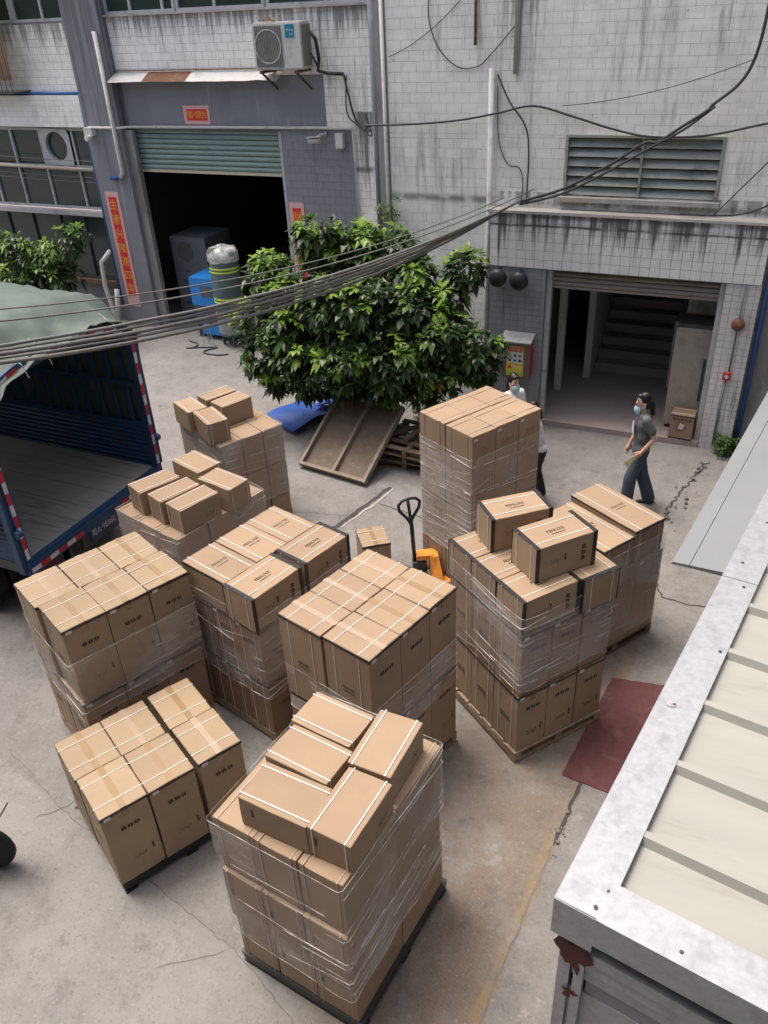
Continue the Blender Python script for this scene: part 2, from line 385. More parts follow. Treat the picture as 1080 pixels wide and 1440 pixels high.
# ------------------------------------------------------------------ geometry helpers
class MB:
    def __init__(s): s.v, s.f = [], []
    def add(s, vs, fs):
        o = len(s.v); s.v += [tuple(x) for x in vs]; s.f += [tuple(i + o for i in q) for q in fs]
    def box(s, c, d, rz=0, mtx=None):
        x, y, z = d[0] / 2, d[1] / 2, d[2] / 2
        vs = [Vector(p) for p in ((-x, -y, -z), (x, -y, -z), (x, y, -z), (-x, y, -z), (-x, -y, z), (x, -y, z), (x, y, z), (-x, y, z))]
        if mtx is not None: vs = [mtx @ p for p in vs]
        elif rz: vs = [Matrix.Rotation(rz, 3, 'Z') @ p for p in vs]
        c = Vector(c)
        s.add([p + c for p in vs], [(0, 3, 2, 1), (4, 5, 6, 7), (0, 1, 5, 4), (1, 2, 6, 5), (2, 3, 7, 6), (3, 0, 4, 7)])
        return s
    def bb(s, x0, x1, y0, y1, z0, z1):
        return s.box(((x0 + x1) / 2, (y0 + y1) / 2, (z0 + z1) / 2), (x1 - x0, y1 - y0, z1 - z0))
    def bar(s, a, b, w, h, up=(0, 0, 1)):
        a, b = Vector(a), Vector(b); d = b - a; L = d.length; d.normalize(); up = Vector(up)
        if abs(d.dot(up)) > .98: up = Vector((1, 0, 0))
        x = d.cross(up).normalized(); u = x.cross(d)
        m = Matrix((x, d, u)).transposed()
        return s.box((a + b) / 2, (w, L, h), mtx=m)
    def tube(s, pts, r, n=6, cap=True):
        pts = [Vector(p) for p in pts]
        rs = r if isinstance(r, (list, tuple)) else [r] * len(pts)
        o = len(s.v); prev = None
        for i, p in enumerate(pts):
            d = (pts[min(i + 1, len(pts) - 1)] - pts[max(i - 1, 0)]).normalized()
            if prev is None:
                a = Vector((0, 0, 1)) if abs(d.z) < .9 else Vector((1, 0, 0))
                x = d.cross(a).normalized()
            else:
                x = (prev - d * prev.dot(d)).normalized()
            prev = x; y = d.cross(x)
            for k in range(n):
                a = 2 * PI * k / n
                s.v.append(tuple(p + (x * math.cos(a) + y * math.sin(a)) * rs[i]))
        for i in range(len(pts) - 1):
            for k in range(n):
                k2 = (k + 1) % n
                s.f.append((o + i * n + k, o + i * n + k2, o + (i + 1) * n + k2, o + (i + 1) * n + k))
        if cap:
            s.f.append(tuple(o + k for k in reversed(range(n))))
            s.f.append(tuple(o + (len(pts) - 1) * n + k for k in range(n)))
        return s
    def lathe(s, prof, c=(0, 0, 0), n=20, axis='Z'):
        o = len(s.v)
        for r, h in prof:
            for k in range(n):
                a = 2 * PI * k / n; p = (r * math.cos(a), r * math.sin(a), h)
                if axis == 'Y': p = (p[0], p[2], p[1])
                if axis == 'X': p = (p[2], p[0], p[1])
                s.v.append((c[0] + p[0], c[1] + p[1], c[2] + p[2]))
        for i in range(len(prof) - 1):
            for k in range(n):
                k2 = (k + 1) % n
                s.f.append((o + i * n + k, o + i * n + k2, o + (i + 1) * n + k2, o + (i + 1) * n + k))
        return s
    def sphere(s, c, r, n=12, m=8):
        if not isinstance(r, (tuple, list)): r = (r, r, r)
        o = len(s.v)
        for i in range(1, m):
            t = PI * i / m
            for k in range(n):
                a = 2 * PI * k / n
                s.v.append((c[0] + r[0] * math.sin(t) * math.cos(a), c[1] + r[1] * math.sin(t) * math.sin(a), c[2] + r[2] * math.cos(t)))
        s.v.append((c[0], c[1], c[2] + r[2])); s.v.append((c[0], c[1], c[2] - r[2])); T = len(s.v) - 2
        for i in range(m - 2):
            for k in range(n):
                k2 = (k + 1) % n
                s.f.append((o + i * n + k, o + (i + 1) * n + k, o + (i + 1) * n + k2, o + i * n + k2))
        for k in range(n):
            k2 = (k + 1) % n
            s.f.append((T, o + k, o + k2)); s.f.append((T + 1, o + (m - 2) * n + k2, o + (m - 2) * n + k))
        return s
    def grid(s, P):
        o = len(s.v); nr, nc = len(P), len(P[0])
        for row in P: s.v += [tuple(p) for p in row]
        for i in range(nr - 1):
            for j in range(nc - 1):
                a = o + i * nc + j; s.f.append((a, a + 1, a + nc + 1, a + nc))
        return s
    def prism(s, poly, z0, z1):
        n = len(poly); o = len(s.v)
        s.v += [(x, y, z0) for x, y in poly] + [(x, y, z1) for x, y in poly]
        s.f.append(tuple(o + n + i for i in range(n))); s.f.append(tuple(o + i for i in reversed(range(n))))
        for i in range(n):
            j = (i + 1) % n; s.f.append((o + i, o + j, o + n + j, o + n + i))
        return s
    def mesh(s, name, m, smooth=False, fix=False):
        me = bpy.data.meshes.new(name); me.from_pydata(s.v, [], s.f)
        if fix:
            b = bmesh.new(); b.from_mesh(me); bmesh.ops.recalc_face_normals(b, faces=b.faces); b.to_mesh(me); b.free()
        if isinstance(m, str): m = MATS[m]
        me.materials.append(m)
        if smooth:
            for p in me.polygons: p.use_smooth = True
        return me
    def build(s, name, m, parent=None, smooth=False, fix=False):
        return link(name, s.mesh(name, m, smooth, fix), parent)
def link(name, me, parent=None, loc=None, rz=None):
    o = bpy.data.objects.new(name, me); COL.objects.link(o)
    if parent is not None: o.parent = parent
    if loc is not None: o.location = loc
    if rz is not None: o.rotation_euler = (0, 0, rz)
    return o
def tag(o, label, cat, group=None):
    o['label'] = label; o['category'] = cat
    if group: o['group'] = group
    return o
def thing(name, label, cat, loc=(0, 0, 0), rz=0, group=None):
    return tag(link(name, None, None, loc, rz), label, cat, group)
def smooth_by(o, ang=40):
    for p in o.data.polygons: p.use_smooth = True
    o.data.set_sharp_from_angle(angle=R(ang))
    return o
def bevel_box(d, w=.008, seg=1):
    b = bmesh.new(); bmesh.ops.create_cube(b, size=1); bmesh.ops.scale(b, vec=d, verts=b.verts)
    bmesh.ops.bevel(b, geom=b.edges[:], offset=w, segments=seg, affect='EDGES'); return b
def text_mesh(txt, size, m, ext=.0006):
    c = bpy.data.curves.new('lettering', 'FONT'); c.body = txt; c.size = size; c.align_x = 'CENTER'; c.align_y = 'CENTER'; c.extrude = ext
    c.resolution_u = 2
    o = bpy.data.objects.new('lettering', c); COL.objects.link(o)
    dg = bpy.context.evaluated_depsgraph_get(); dg.update()
    me = bpy.data.meshes.new_from_object(o.evaluated_get(dg))
    bpy.data.objects.remove(o); bpy.data.curves.remove(c)
    me.materials.clear(); me.materials.append(MATS[m]); me.name = 'lettering'
    return me
def catenary(a, b, sag, n=14):
    a, b = Vector(a), Vector(b)
    return [a.lerp(b, i / n) - Vector((0, 0, sag * 4 * (i / n) * (1 - i / n))) for i in range(n + 1)]
def wobble_line(a, b, n, amp, seed):
    a, b = Vector(a), Vector(b); d = (b - a).normalized(); p = Vector((-d.y, d.x, 0)); out = []
    for i in range(n + 1):
        q = a.lerp(b, i / n); out.append(q + p * amp * noise.noise(Vector((i * .7 + seed * 9.1, seed * 3.3, 0))) * (1 if 0 < i < n else .3))
    return out

# ------------------------------------------------------------------ the yard
ground = MB().grid([[(x, y, 0) for x in (-60, -20, -8, 0, 8, 20, 60)] for y in (-40, -10, 0, 6, 12, 20, 60)]).build('ground', 'concrete_yard')
ground['kind'] = 'structure'
def ribbon(pts, w, z, seed=0, jag=.5):
    mb = MB(); L = []; Rr = []
    for i, p in enumerate(pts):
        d = (pts[min(i + 1, len(pts) - 1)] - pts[max(i - 1, 0)]).normalized(); n = Vector((-d.y, d.x, 0))
        ww = w * (1 + jag * noise.noise(Vector((i * 1.37 + seed, seed * 2.1, 4)))) * (.25 if i in (0, len(pts) - 1) else 1)
        L.append(p + n * ww / 2); Rr.append(p - n * ww / 2)
    mb.grid([[(a.x, a.y, z), (b.x, b.y, z)] for a, b in zip(L, Rr)])
    return mb
def crack(pts, w, seed, name='crack', m='crack_dark', amp=.05, z=.004):
    full = []
    for i in range(len(pts) - 1):
        a, b = Vector((*pts[i], 0)), Vector((*pts[i + 1], 0)); n = max(3, int((b - a).length / .06))
        seg = wobble_line(a, b, n, amp, seed + i); full += seg if i == len(pts) - 2 else seg[:-1]
    if name == 'slab_joint': m = 'joint_dark'
    o = ribbon(full, w, z, seed).build(name, m, ground, fix=True)
    return o
crack([(-6.2, 3.6), (-5.09, 3.23), (-4.15, 3.01), (-2.85, 2.72), (-1.6, 2.2)], .009, 1, 'slab_joint', amp=.035)
crack([(-5.3, 3.05), (-5.0, 3.45), (-4.6, 3.62)], .012, 2, 'slab_joint', amp=.07)
crack([(-3.35, 2.35), (-3.0, 2.6), (-2.9, 2.7)], .005, 3, 'slab_joint')
crack([(-5.25, 7.6), (-4.86, 8.53), (-4.58, 9.79)], .075, 4, 'drain_channel', amp=.02)
crack([(-4.80, 8.5), (-4.62, 9.2), (-4.52, 9.78)], .025, 5, 'drain_edge', 'concrete_pale', amp=.02, z=.009)
crack([(-4.58, 9.3), (-3.6, 9.1)], .02, 6, amp=.04)
crack([(-8.6, 10.4), (-6.9, 9.9)], .02, 16, amp=.05)
crack([(-.2, 12.2), (-.42, 11.4), (-.54, 10.92), (-.63, 10.18), (-.9, 10.0)], .035, 7, amp=.12)
crack([(-.63, 10.18), (-.66, 9.3), (-.9, 8.4), (-.8, 7.3)], .014, 8, amp=.04)
crack([(-.55, 8.95), (-.38, 8.49), (-.05, 8.45), (.4, 8.5)], .022, 9, amp=.05)
crack([(-.74, 4.6), (-.70, 5.0), (-.62, 5.6)], .035, 10, amp=.06)
crack([(-.92, 2.3), (-.87, 2.94), (-.80, 3.9), (-.74, 4.6)], .016, 11, 'slab_joint', amp=.03)
crack([(-4.6, 8.9), (-6.6, 8.4)], .012, 12, 'slab_joint', amp=.03)
crack([(-2.1, 9.8), (-.7, 9.85)], .008, 13, 'slab_joint', amp=.03)
def blob(c, rx, ry, z, m, name, seed, n=22):
    poly = []
    for k in range(n):
        a = 2 * PI * k / n; q = 1 + .45 * noise.noise(Vector((math.cos(a) * 1.3 + seed, math.sin(a) * 1.3, seed)))
        poly.append((c[0] + rx * q * math.cos(a), c[1] + ry * q * math.sin(a), z))
    mb = MB(); mb.v = poly; mb.f = [tuple(range(n))]
    return mb.build(name, m, ground)
blob((-.62, 8.75), .16, .42, .0045, 'puddle', 'puddle', 3)
blob((-5.0, 3.3), .018, .014, .005, 'crack_dark', 'stain', 5)
blob((-4.72, 3.42), .03, .022, .005, 'crack_dark', 'stain', 6)
# rubble along the broken edge by the pillar
rub = MB()
for i in range(40):
    t = rnd.random(); x = -.28 - .35 * t + rnd.gauss(0, .07); y = 12.1 - 2.2 * t + rnd.gauss(0, .08); s = .012 + .03 * rnd.random() ** 2
    rub.box((x, y, s * .4), (s * 1.4, s, s), mtx=Matrix.Rotation(rnd.random() * 6, 3, 'Z') @ Matrix.Rotation(rnd.random(), 3, 'X'))
for i in range(14):
    t = rnd.random(); x = -.70 + rnd.gauss(0, .03) - .0 * t; y = 4.5 + .55 * t; s = .008 + .02 * rnd.random() ** 2
    rub.box((x, y, s * .4), (s * 1.4, s, s), mtx=Matrix.Rotation(rnd.random() * 6, 3, 'Z'))
ro = rub.build('rubble', 'joint_dark'); ro['kind'] = 'stuff'; ro['label'] = 'crumbs of broken concrete along the cracked slab edge'; ro['category'] = 'rubble'

# ------------------------------------------------------------------ tiled walls
TILE_ME = {}
def tile_mesh(w, h, m):
    k = (w, h, m)
    if k not in TILE_ME:
        mb = MB(); tile_geo(mb, 0, 0, w, h, 0); TILE_ME[k] = mb.mesh('tile', m)
    return TILE_ME[k]
def tile_geo(mb, x, z, w, h, Y):
    a, b, e, d = w / 2, h / 2, .0018, .004
    mb.add([(x - a, Y, z - b), (x + a, Y, z - b), (x + a, Y, z + b), (x - a, Y, z + b),
            (x - a + e, Y - d, z - b + e), (x + a - e, Y - d, z - b + e), (x + a - e, Y - d, z + b - e), (x - a + e, Y - d, z + b - e)],
           [(4, 5, 6, 7), (0, 1, 5, 4), (1, 2, 6, 5), (2, 3, 7, 6), (3, 0, 4, 7)])
class Tiler:
    def __init__(s, parent, limit): s.p, s.left, s.rest = parent, limit, {}
    def wall(s, x0, x1, z0, z1, Y, tw, th, m, holes=(), bond=True, single=True, gap=.003):
        nrow = int(math.ceil((z1 - z0) / th))
        for r_ in range(nrow):
            za, zb = z0 + r_ * th, min(z0 + (r_ + 1) * th, z1)
            off = (tw / 2 if (bond and r_ % 2) else 0); x = x0 - off
            while x < x1 - .01:
                a, b = max(x, x0), min(x + tw, x1); x += tw
                spans = [(a, b)]
                for hx0, hx1, hz0, hz1 in holes:
                    if zb > hz0 + .01 and za < hz1 - .01:
                        ns = []
                        for p, q in spans:
                            if q <= hx0 or p >= hx1: ns.append((p, q)); continue
                            if p < hx0: ns.append((p, hx0))
                            if q > hx1: ns.append((hx1, q))
                        spans = ns
                for p, q in spans:
                    w, h = q - p - gap, zb - za - gap
                    if w < .02 or h < .02: continue
                    if rnd.random() < .0005: continue
                    yy = Y + rnd.uniform(0, .0022)
                    if single and s.left > 0 and abs(w - (tw - gap)) < 1e-6 and abs(h - (th - gap)) < 1e-6:
                        s.left -= 1
                        o = link('tile', tile_mesh(round(w, 5), round(h, 5), m), s.p, ((p + q) / 2, yy, (za + zb) / 2))
                    else:
                        tile_geo(s.rest.setdefault(m, MB()), (p + q) / 2, (za + zb) / 2, w, h, yy)
    def done(s):
        for m, mb in s.rest.items():
            o = mb.build('tile_field', m, s.p); o['kind'] = 'stuff'
def wall_holes(mb, x0, x1, z0, z1, y0, y1, holes):
    xs = sorted({x0, x1, *[h[0] for h in holes], *[h[1] for h in holes]}); zs = sorted({z0, z1, *[h[2] for h in holes], *[h[3] for h in holes]})
    xs = [x for x in xs if x0 <= x <= x1]; zs = [z for z in zs if z0 <= z <= z1]
    for i in range(len(xs) - 1):
        run = None
        for j in range(len(zs) - 1):
            cx, cz = (xs[i] + xs[i + 1]) / 2, (zs[j] + zs[j + 1]) / 2
            inside = any(h[0] < cx < h[1] and h[2] < cz < h[3] for h in holes)
            if not inside: mb.bb(xs[i], xs[i + 1], y0, y1, zs[j], zs[j + 1])

# ---- building with the stair door (right)
sb = thing('stair_building', 'white tiled building with louvred vent and dark stair doorway under a tiled canopy', 'building', (-2.8, 12.85, 0))
SBO = Vector((-2.8, 12.85, 0))
class Off:                                     # tiles etc. are written in world numbers and re-based on the building
    pass
def rebase(o, root):
    o.location = Vector(o.location) - root.location
def under(root, first):
    for o in list(COL.objects)[first:]:
        if o.parent is root: rebase(o, root)
n0 = len(COL.objects)
DOOR = (-3.05, -.43, -1, 2.67); LOUV = (-2.90, -.79, 3.73, 4.53)
w = MB(); wall_holes(w, -5.75, .10, 0, 8.2, 12.85, 13.05, [DOOR, LOUV]); w.build('wall', 'grout', sb)
MB().bb(-5.95, -5.751, 12.853, 16, 0, 8.2).build('side_wall', 'concrete_wall', sb)
MB().bb(.102, 3.2, 12.80, 13.05, 0, 8.2).build('plaster_wall', 'concrete_wall', sb)
MB().bb(-3.98, .04, 12.606, 12.848, 2.67, 3.49).build('canopy', 'grout_dark', sb)
MB().bb(-4.02, .07, 12.57, 12.849, 3.492, 3.53).build('canopy_coping', 'concrete_pale', sb)
MB().bb(-3.97, -3.06, 12.626, 12.846, 0, 2.668).build('pillar', 'grout_mid', sb)
MB().bb(-.42, .05, 12.626, 12.846, 0, 2.668).build('pillar', 'grout_mid', sb)
T = Tiler(sb, 300)
T.wall(-3.98, .04, 2.67, 3.49, 12.606, .145, .1367, 'tile_canopy', bond=False)
T.wall(-2.95, -.2, 4.55, 6.6, 12.85, .24, .14, 'tile_white')
T.wall(-5.75, -2.95, 4.55, 8.2, 12.85, .24, .14, 'tile_white')
T.wall(-2.95, -.2, 6.6, 8.2, 12.85, .24, .14, 'tile_white', single=False)
T.wall(-5.75, -3.99, 0, 4.55, 12.85, .24, .14, 'tile_white', single=False)
T.wall(-3.99, .10, 3.53, 4.55, 12.85, .24, .14, 'tile_white', holes=[(-2.94, -.75, 3.66, 4.56)], single=False)
T.wall(-.2, .10, 4.55, 8.2, 12.85, .15, .14, 'tile_pillar', single=False)
T.wall(-3.97, -3.06, 0, 2.668, 12.626, .12, .10, 'tile_pillar', bond=False, single=False)
T.wall(-.42, .05, 0, 2.668, 12.626, .10, .10, 'tile_column', bond=False, single=False)
T.done()
# louvred vent
lf = MB()
lf.bb(-2.93, -.76, 12.80, 12.86, 4.53, 4.565); lf.bb(-2.93, -2.895, 12.80, 12.86, 3.72, 4.53); lf.bb(-.795, -.76, 12.80, 12.86, 3.72, 4.53); lf.bb(-1.855, -1.825, 12.815, 12.86, 3.72, 4.53)
lv = lf.build('louvre_vent', 'louver_green', sb)
MB().bb(-2.98, -.72, 12.74, 12.849, 3.655, 3.718).build('sill', 'concrete_pale', sb)
MB().bb(-2.9, -.79, 12.98, 13.04, 3.73, 4.53).build('vent_back', 'interior_dark', lv)
for half in ((-2.893, -1.857), (-1.823, -.797)):
    for k in range(6):
        z = 3.79 + k * .132
        MB().box(((half[0] + half[1]) / 2, 12.885, z), (half[1] - half[0], .012, .125), mtx=Matrix.Rotation(R(-38), 3, 'X')).build('slat', 'louver_green', lv)
# roller shutter over the stair door
sh = MB(); rows = []
sh_o = MB().bb(-3.05, -.43, 12.80, 12.83, 2.33, 2.37).build('roller_shutter', 'shutter_brown', sb)
for k in range(4):
    z = 2.372 + k * .074
    MB().tube([(-3.05, 12.82, z + .035), (-.43, 12.82, z + .035)], .036, 8).build('shutter_slat', 'shutter_brown', sh_o)
MB().bb(-3.058, -2.98, 12.70, 12.80, .1, 2.66).build('door_rail', 'alu', sb)
MB().bb(-.50, -.425, 12.70, 12.80, .1, 2.66).build('door_rail', 'alu', sb)
# entrance hall
hall = MB(); hall.bb(-3.05, -.43, 12.60, 13.05, .0, .10); hall.bb(-3.6, -.25, 13.05, 15.6, 0, .10); hall.build('entrance_floor', 'interior_floor', sb)
hw = MB(); hw.bb(-3.75, -3.6, 13.05, 19, 0, 3); hw.bb(-.25, -.1, 13.05, 19, 0, 3); hw.bb(-3.6, -.25, 18.9, 19, 0, 3); hw.bb(-3.75, -.1, 13.05, 19, 3.0, 3.1); hw.build('hall_wall', 'interior_wall', sb)
hp = MB(); hp.bb(-2.72, -2.60, 14.6, 18.8, .1, 2.99); hp.bb(-3.1, -2.98, 13.9, 14.0, .1, 2.99); hp.build('partition', 'interior_wall', sb)
for k in range(11):
    MB().bb(-2.59, -1.22, 15.0 + .28 * k, 15.0 + .28 * (k + 1) - .002, .101, .10 + .168 * (k + 1)).build('stair_step', 'stair_stone', sb)
MB().bb(-1.21, -1.05, 14.6, 18, .101, 1.35).build('stair_parapet', 'interior_wall', sb)
MB().bb(-1.04, -.26, 14.6, 14.7, .101, 2.98).build('partition', 'interior_wall', sb)
under(sb, n0)
# things in and on the entrance
n0 = len(COL.objects)
cb = thing('metal_cabinet', 'tall beige metal cabinet standing inside the stair doorway', 'cabinet', (-.73, 13.25, .1))
MB().bb(-.3, .28, -.27, .27, .06, 1.72).build('cabinet_body', 'cabinet', cb)
MB().bb(-.305, .285, -.285, -.272, .10, 1.66).build('door', 'cabinet', cb)
MB().bb(.16, .20, -.30, -.286, .55, 1.25).build('handle', 'dark_steel', cb)
MB().bb(-.29, .27, -.26, .26, 1.721, 1.78).build('top_tray', 'dark_steel', cb)
for sx in (-.26, .24): MB().lathe([(.035, -.02), (.04, 0), (.035, .02)], (sx, -.22, .035), 12, 'X').build('caster', 'black_rubber', cb)
fh = thing('fire_hose_cabinet', 'steel fire hose cabinet with yellow poster on the dark tiled pillar', 'cabinet', (-3.43, 12.62, .87))
bx = MB().bb(-.27, .27, -.20, -.008, 0, .60).build('cabinet_body', 'cabinet_steel', fh)
MB().bb(-.25, .21, -.212, -.201, .02, .56).build('door', 'cabinet_steel', fh)
l_ = MB(); l_.add([(-.3, -.26, .58), (.3, -.26, .58), (.3, -.008, .66), (-.3, -.008, .66), (-.3, -.26, .60), (.3, -.26, .60), (.3, -.008, .68), (-.3, -.008, .68)], [(4, 5, 6, 7), (0, 3, 2, 1), (0, 1, 5, 4), (1, 2, 6, 5), (2, 3, 7, 6), (3, 0, 4, 7)]); l_.build('lid', 'galvanised', fh)
MB().bb(.271, .276, -.19, -.02, .05, .55).build('side_panel', 'fire_red', fh)
po = MB().bb(-.18, .15, -.216, -.2125, .05, .52).build('poster', 'poster_yellow', fh)
MB().bb(-.165, .135, -.2185, -.2165, .435, .51).build('header', 'poster_red', po)
MB().bb(-.165, .135, -.2185, -.2165, .25, .43).build('picture_field', 'poster_pale', po)
MB().bb(-.165, .135, -.2185, -.2165, .075, .13).build('footer', 'poster_green', po)
hd = text_mesh('火警消防', .062, 'sticker'); o = link('lettering', hd, po, (-.015, -.2192, .472)); o.rotation_euler = (R(90), 0, 0)
for i in range(3):
    for j in range(2):
        MB().box((-.115 + .10 * i, -.2195, .375 - .075 * j), (.05, .0014, .04 - .006 * ((i + j) % 3))).build('pictogram', 'ink', po)
for i in range(3): MB().box((-.115 + .10 * i, -.2175, .19), (.055, .0016, .045)).build('pictogram', 'poster_pale' if i else 'poster_red', po)
fh.scale = (.86, 1, 1.1)
for i, (x, z) in enumerate(((-3.80, 2.52), (-3.45, 2.50))):
    o = thing('horn_speaker', 'round black horn under the canopy, ' + ('at the white pipe' if i == 0 else 'at the shutter corner'), 'speaker', (x, 12.47, z))
    MB().lathe([(.0, -.10), (.11, -.09), (.145, -.04), (.15, 0), (.13, .05), (.08, .10), (.03, .12)], (0, 0, 0), 18, 'Y').build('bell', 'black_plastic', o, True)
    MB().tube([(0, .05, .02), (0, .134, .10), (0, .13, .15)], .018, 8).build('bracket', 'dark_steel', o)
o = thing('alarm_box', 'small red fire alarm box on the worn tiled column', 'alarm', (-.19, 12.62, 1.27))
MB().box((0, -.035, 0), (.11, .05, .11)).build('housing', 'fire_red', o); MB().lathe([(0, -.066), (.03, -.064), (.03, -.06)], (0, 0, 0), 14, 'Y').build('button', 'white_paint', o)
o = thing('alarm_bell', 'round red alarm bell high on the worn tiled column', 'bell', (-.17, 12.62, 2.08))
MB().lathe([(0, -.075), (.05, -.07), (.085, -.05), (.09, -.01)], (0, 0, 0), 20, 'Y').build('gong', 'rust', o, True); MB().lathe([(.095, -.012), (.10, -.006)], (0, 0, 0), 20, 'Y').build('back_ring', 'fire_red', o)
def pipe(name, label, pts, r, m, cat='pipe', n=8):
    base = Vector(pts[0]); o = MB().tube([Vector(p) - base for p in pts], r, n).build(name, m, None, True); o.location = base
    return tag(o, label, cat)
pipe('conduit', 'thin grey conduit running down the worn tiled column', [(-.17, 12.60, 2.66), (-.17, 12.605, 1.34)], .012, 'pvc_grey')
pipe('conduit', 'lower grey conduit below the red alarm box', [(-.19, 12.60, 1.2), (-.21, 12.605, .1)], .012, 'pvc_grey')
pipe('water_pipe', 'blue water pipe climbing beside the worn tiled column', [(.13, 12.66, 0), (.13, 12.66, 2.9), (.14, 12.70, 4)], .035, 'blue_pipe')
pipe('drain_pipe', 'square white plastic pipe at the left edge of the tiled canopy', [(-4.07, 12.79, 0), (-4.07, 12.79, 5.43)], .045, 'pvc_white', n=4)
pipe('grey_downpipe', 'fat slate-blue downpipe at the corner between the two buildings', [(-6.0, 12.98, 0), (-6.0, 12.98, 8.2)], .085, 'pvc_grey', n=12)
pipe('white_downpipe', 'thin white pipe beside the fat slate-blue downpipe', [(-5.80, 12.82, 0), (-5.80, 12.82, 8.2)], .03, 'pvc_white')
pipe('rusty_pipe', 'short rusty pipe stub high on the white tiled wall', [(-4.33, 12.80, 6.9), (-4.33, 12.80, 5.72)], .022, 'rust')
pipe('stained_pipe', 'mould-streaked upright pipe on the white tiled wall above the canopy end', [(-3.72, 12.80, 8.2), (-3.72, 12.80, 5.35)], .04, 'concrete_pale')

# ---- factory with the green shutter (left, set back)
fb = thing('factory_building', 'grey and white tiled factory with green roller shutter door and strip windows', 'building', (-11, 14.9, 0))
n0 = len(COL.objects)
GD = (-12.65, -8.97, -1, 4.25)
UW = (-12.72, -6.5, 6.30, 7.9); LW = (-17.6, -13.72, .95, 4.25); ULW = (-17.6, -13.72, 6.24, 7.9)
w = MB(); wall_holes(w, -17.8, -5.96, 0, 8.4, 14.9, 15.1, [GD, UW, LW, ULW]); w.build('wall', 'grout_mid', fb)
MB().bb(-13.62, -12.70, 14.70, 14.898, 0, 8.4).build('pilaster', 'render_grey', fb)
MB().bb(-12.698, -12.50, 14.80, 14.898, 0, 4.24).build('door_jamb', 'concrete_wall', fb)
MB().bb(-12.6, -7.95, 14.885, 14.899, 4.29, 5.20).build('render_band', 'render_grey', fb)
T = Tiler(fb, 300)
T.wall(-12.69, -6.0, 5.21, 6.26, 14.9, .24, .14, 'tile_white')
T.wall(-17.8, -13.63, 4.95, 6.2, 14.9, .24, .14, 'tile_white')
T.wall(-7.95, -6.0, 4.29, 5.21, 14.9, .24, .14, 'tile_white', single=False)
T.wall(-7.40, -6.0, 0, 4.29, 14.9, .24, .14, 'tile_white', single=False)
T.wall(-8.96, -7.40, 0, 4.29, 14.9, .24, .14, 'tile_grey', single=False)
T.wall(-12.69, -6.0, 8.0, 8.4, 14.9, .24, .14, 'tile_white', single=False)
bd = MB().bb(-17.8, -13.625, 14.80, 14.899, 4.28, 4.90).build('window_head_band', 'grout', fb)
T.wall(-17.8, -13.63, 4.28, 4.90, 14.80, .24, .1033, 'tile_white', single=False)
T.done()
# upper windows
def window(root, x0, x1, z0, z1, Y, cols, rail=None, m='alu'):
    f = MB(); t = .05
    f.bb(x0, x1, Y - .05, Y + .03, z0, z0 + t); f.bb(x0, x1, Y - .05, Y + .03, z1 - t, z1)
    xs = [x0] + list(cols) + [x1]
    for i, x in enumerate(xs):
        xx = min(max(x, x0 + t / 2), x1 - t / 2); f.bb(xx - t / 2, xx + t / 2, Y - .052, Y + .028, z0 + t, z1 - t)
    if rail: f.bb(x0, x1, Y - .056, Y + .02, rail - .03, rail + .03)
    win = f.build('window', m, root)
    for i in range(len(xs) - 1):
        zz = [(z0 + t, z1 - t)] if not rail else [(z0 + t, rail - .03), (rail + .03, z1 - t)]
        for a, b in zz: MB().bb(xs[i] + t / 2, xs[i + 1] - t / 2, Y + rnd.uniform(-.012, .008), Y + .012, a, b).build('pane', 'window_glass', win)
    return win
MB().bb(-12.69, -6.0, 14.82, 14.899, 6.262, 6.30).build('sill', 'concrete_pale', fb)
window(fb, -12.69, -11.02, 6.30, 7.9, 14.96, (-12.07, -11.3)); window(fb, -10.98, -9.05, 6.30, 7.9, 14.96, (-10.12,)); window(fb, -9.0, -6.5, 6.30, 7.9, 14.96, (-7.8,))
window(fb, -15.1, -13.72, 6.24, 7.9, 14.96, (-14.32,)); window(fb, -17.6, -15.15, 6.24, 7.9, 14.96, (-16.4,))
window(fb, -17.6, -13.72, 2.56, 4.25, 14.96, (-16.85, -16.06, -15.2, -14.26), 3.46)
MB().bb(-17.7, -13.64, 14.76, 14.899, 2.44, 2.54).build('sill', 'concrete_pale', fb)
window(fb, -17.6, -13.72, .97, 2.43, 14.96, (-16.85, -16.06, -15.2, -14.5), None, 'dark_steel')
MB().bb(-17.7, -13.64, 14.82, 14.899, .86, .95).build('sill', 'rust', fb)
# exhaust fan panel
fp = MB(); N = 24; cx, cz, rr = -14.74, 3.88, .30
q = [(-15.16, 3.46), (-14.28, 3.46), (-14.28, 4.2), (-15.16, 4.2)]
ring = [(cx + rr * math.cos(2 * PI * k / N), cz + rr * 1.0 * math.sin(2 * PI * k / N)) for k in range(N)]
def sqpt(a):
    dx, dz = math.cos(a), math.sin(a); s = min((.42 if dx > 0 else .42) / abs(dx) if abs(dx) > 1e-6 else 9, (.36 if dz > 0 else .40) / abs(dz) if abs(dz) > 1e-6 else 9)
    return cx + dx * s, cz + dz * s
outer = [sqpt(2 * PI * k / N) for k in range(N)]
fp.v = [(x, 14.88, z) for x, z in outer] + [(x, 14.88, z) for x, z in ring] + [(x, 15.15, z) for x, z in ring]
for k in range(N):
    k2 = (k + 1) % N
    fp.f += [(k, k2, N + k2, N + k), (N + k, N + k2, 2 * N + k2, 2 * N + k)]
fan = fp.build('fan_panel', 'alu', fb)
for k in range(4):
    a = k * PI / 2 + .4; MB().bar((cx, 15.08, cz), (cx + .27 * math.cos(a), 15.08, cz + .27 * math.sin(a)), .012, .13, (math.cos(a + .9), .8, math.sin(a + .9))).build('fan_blade', 'dark_steel', fan)
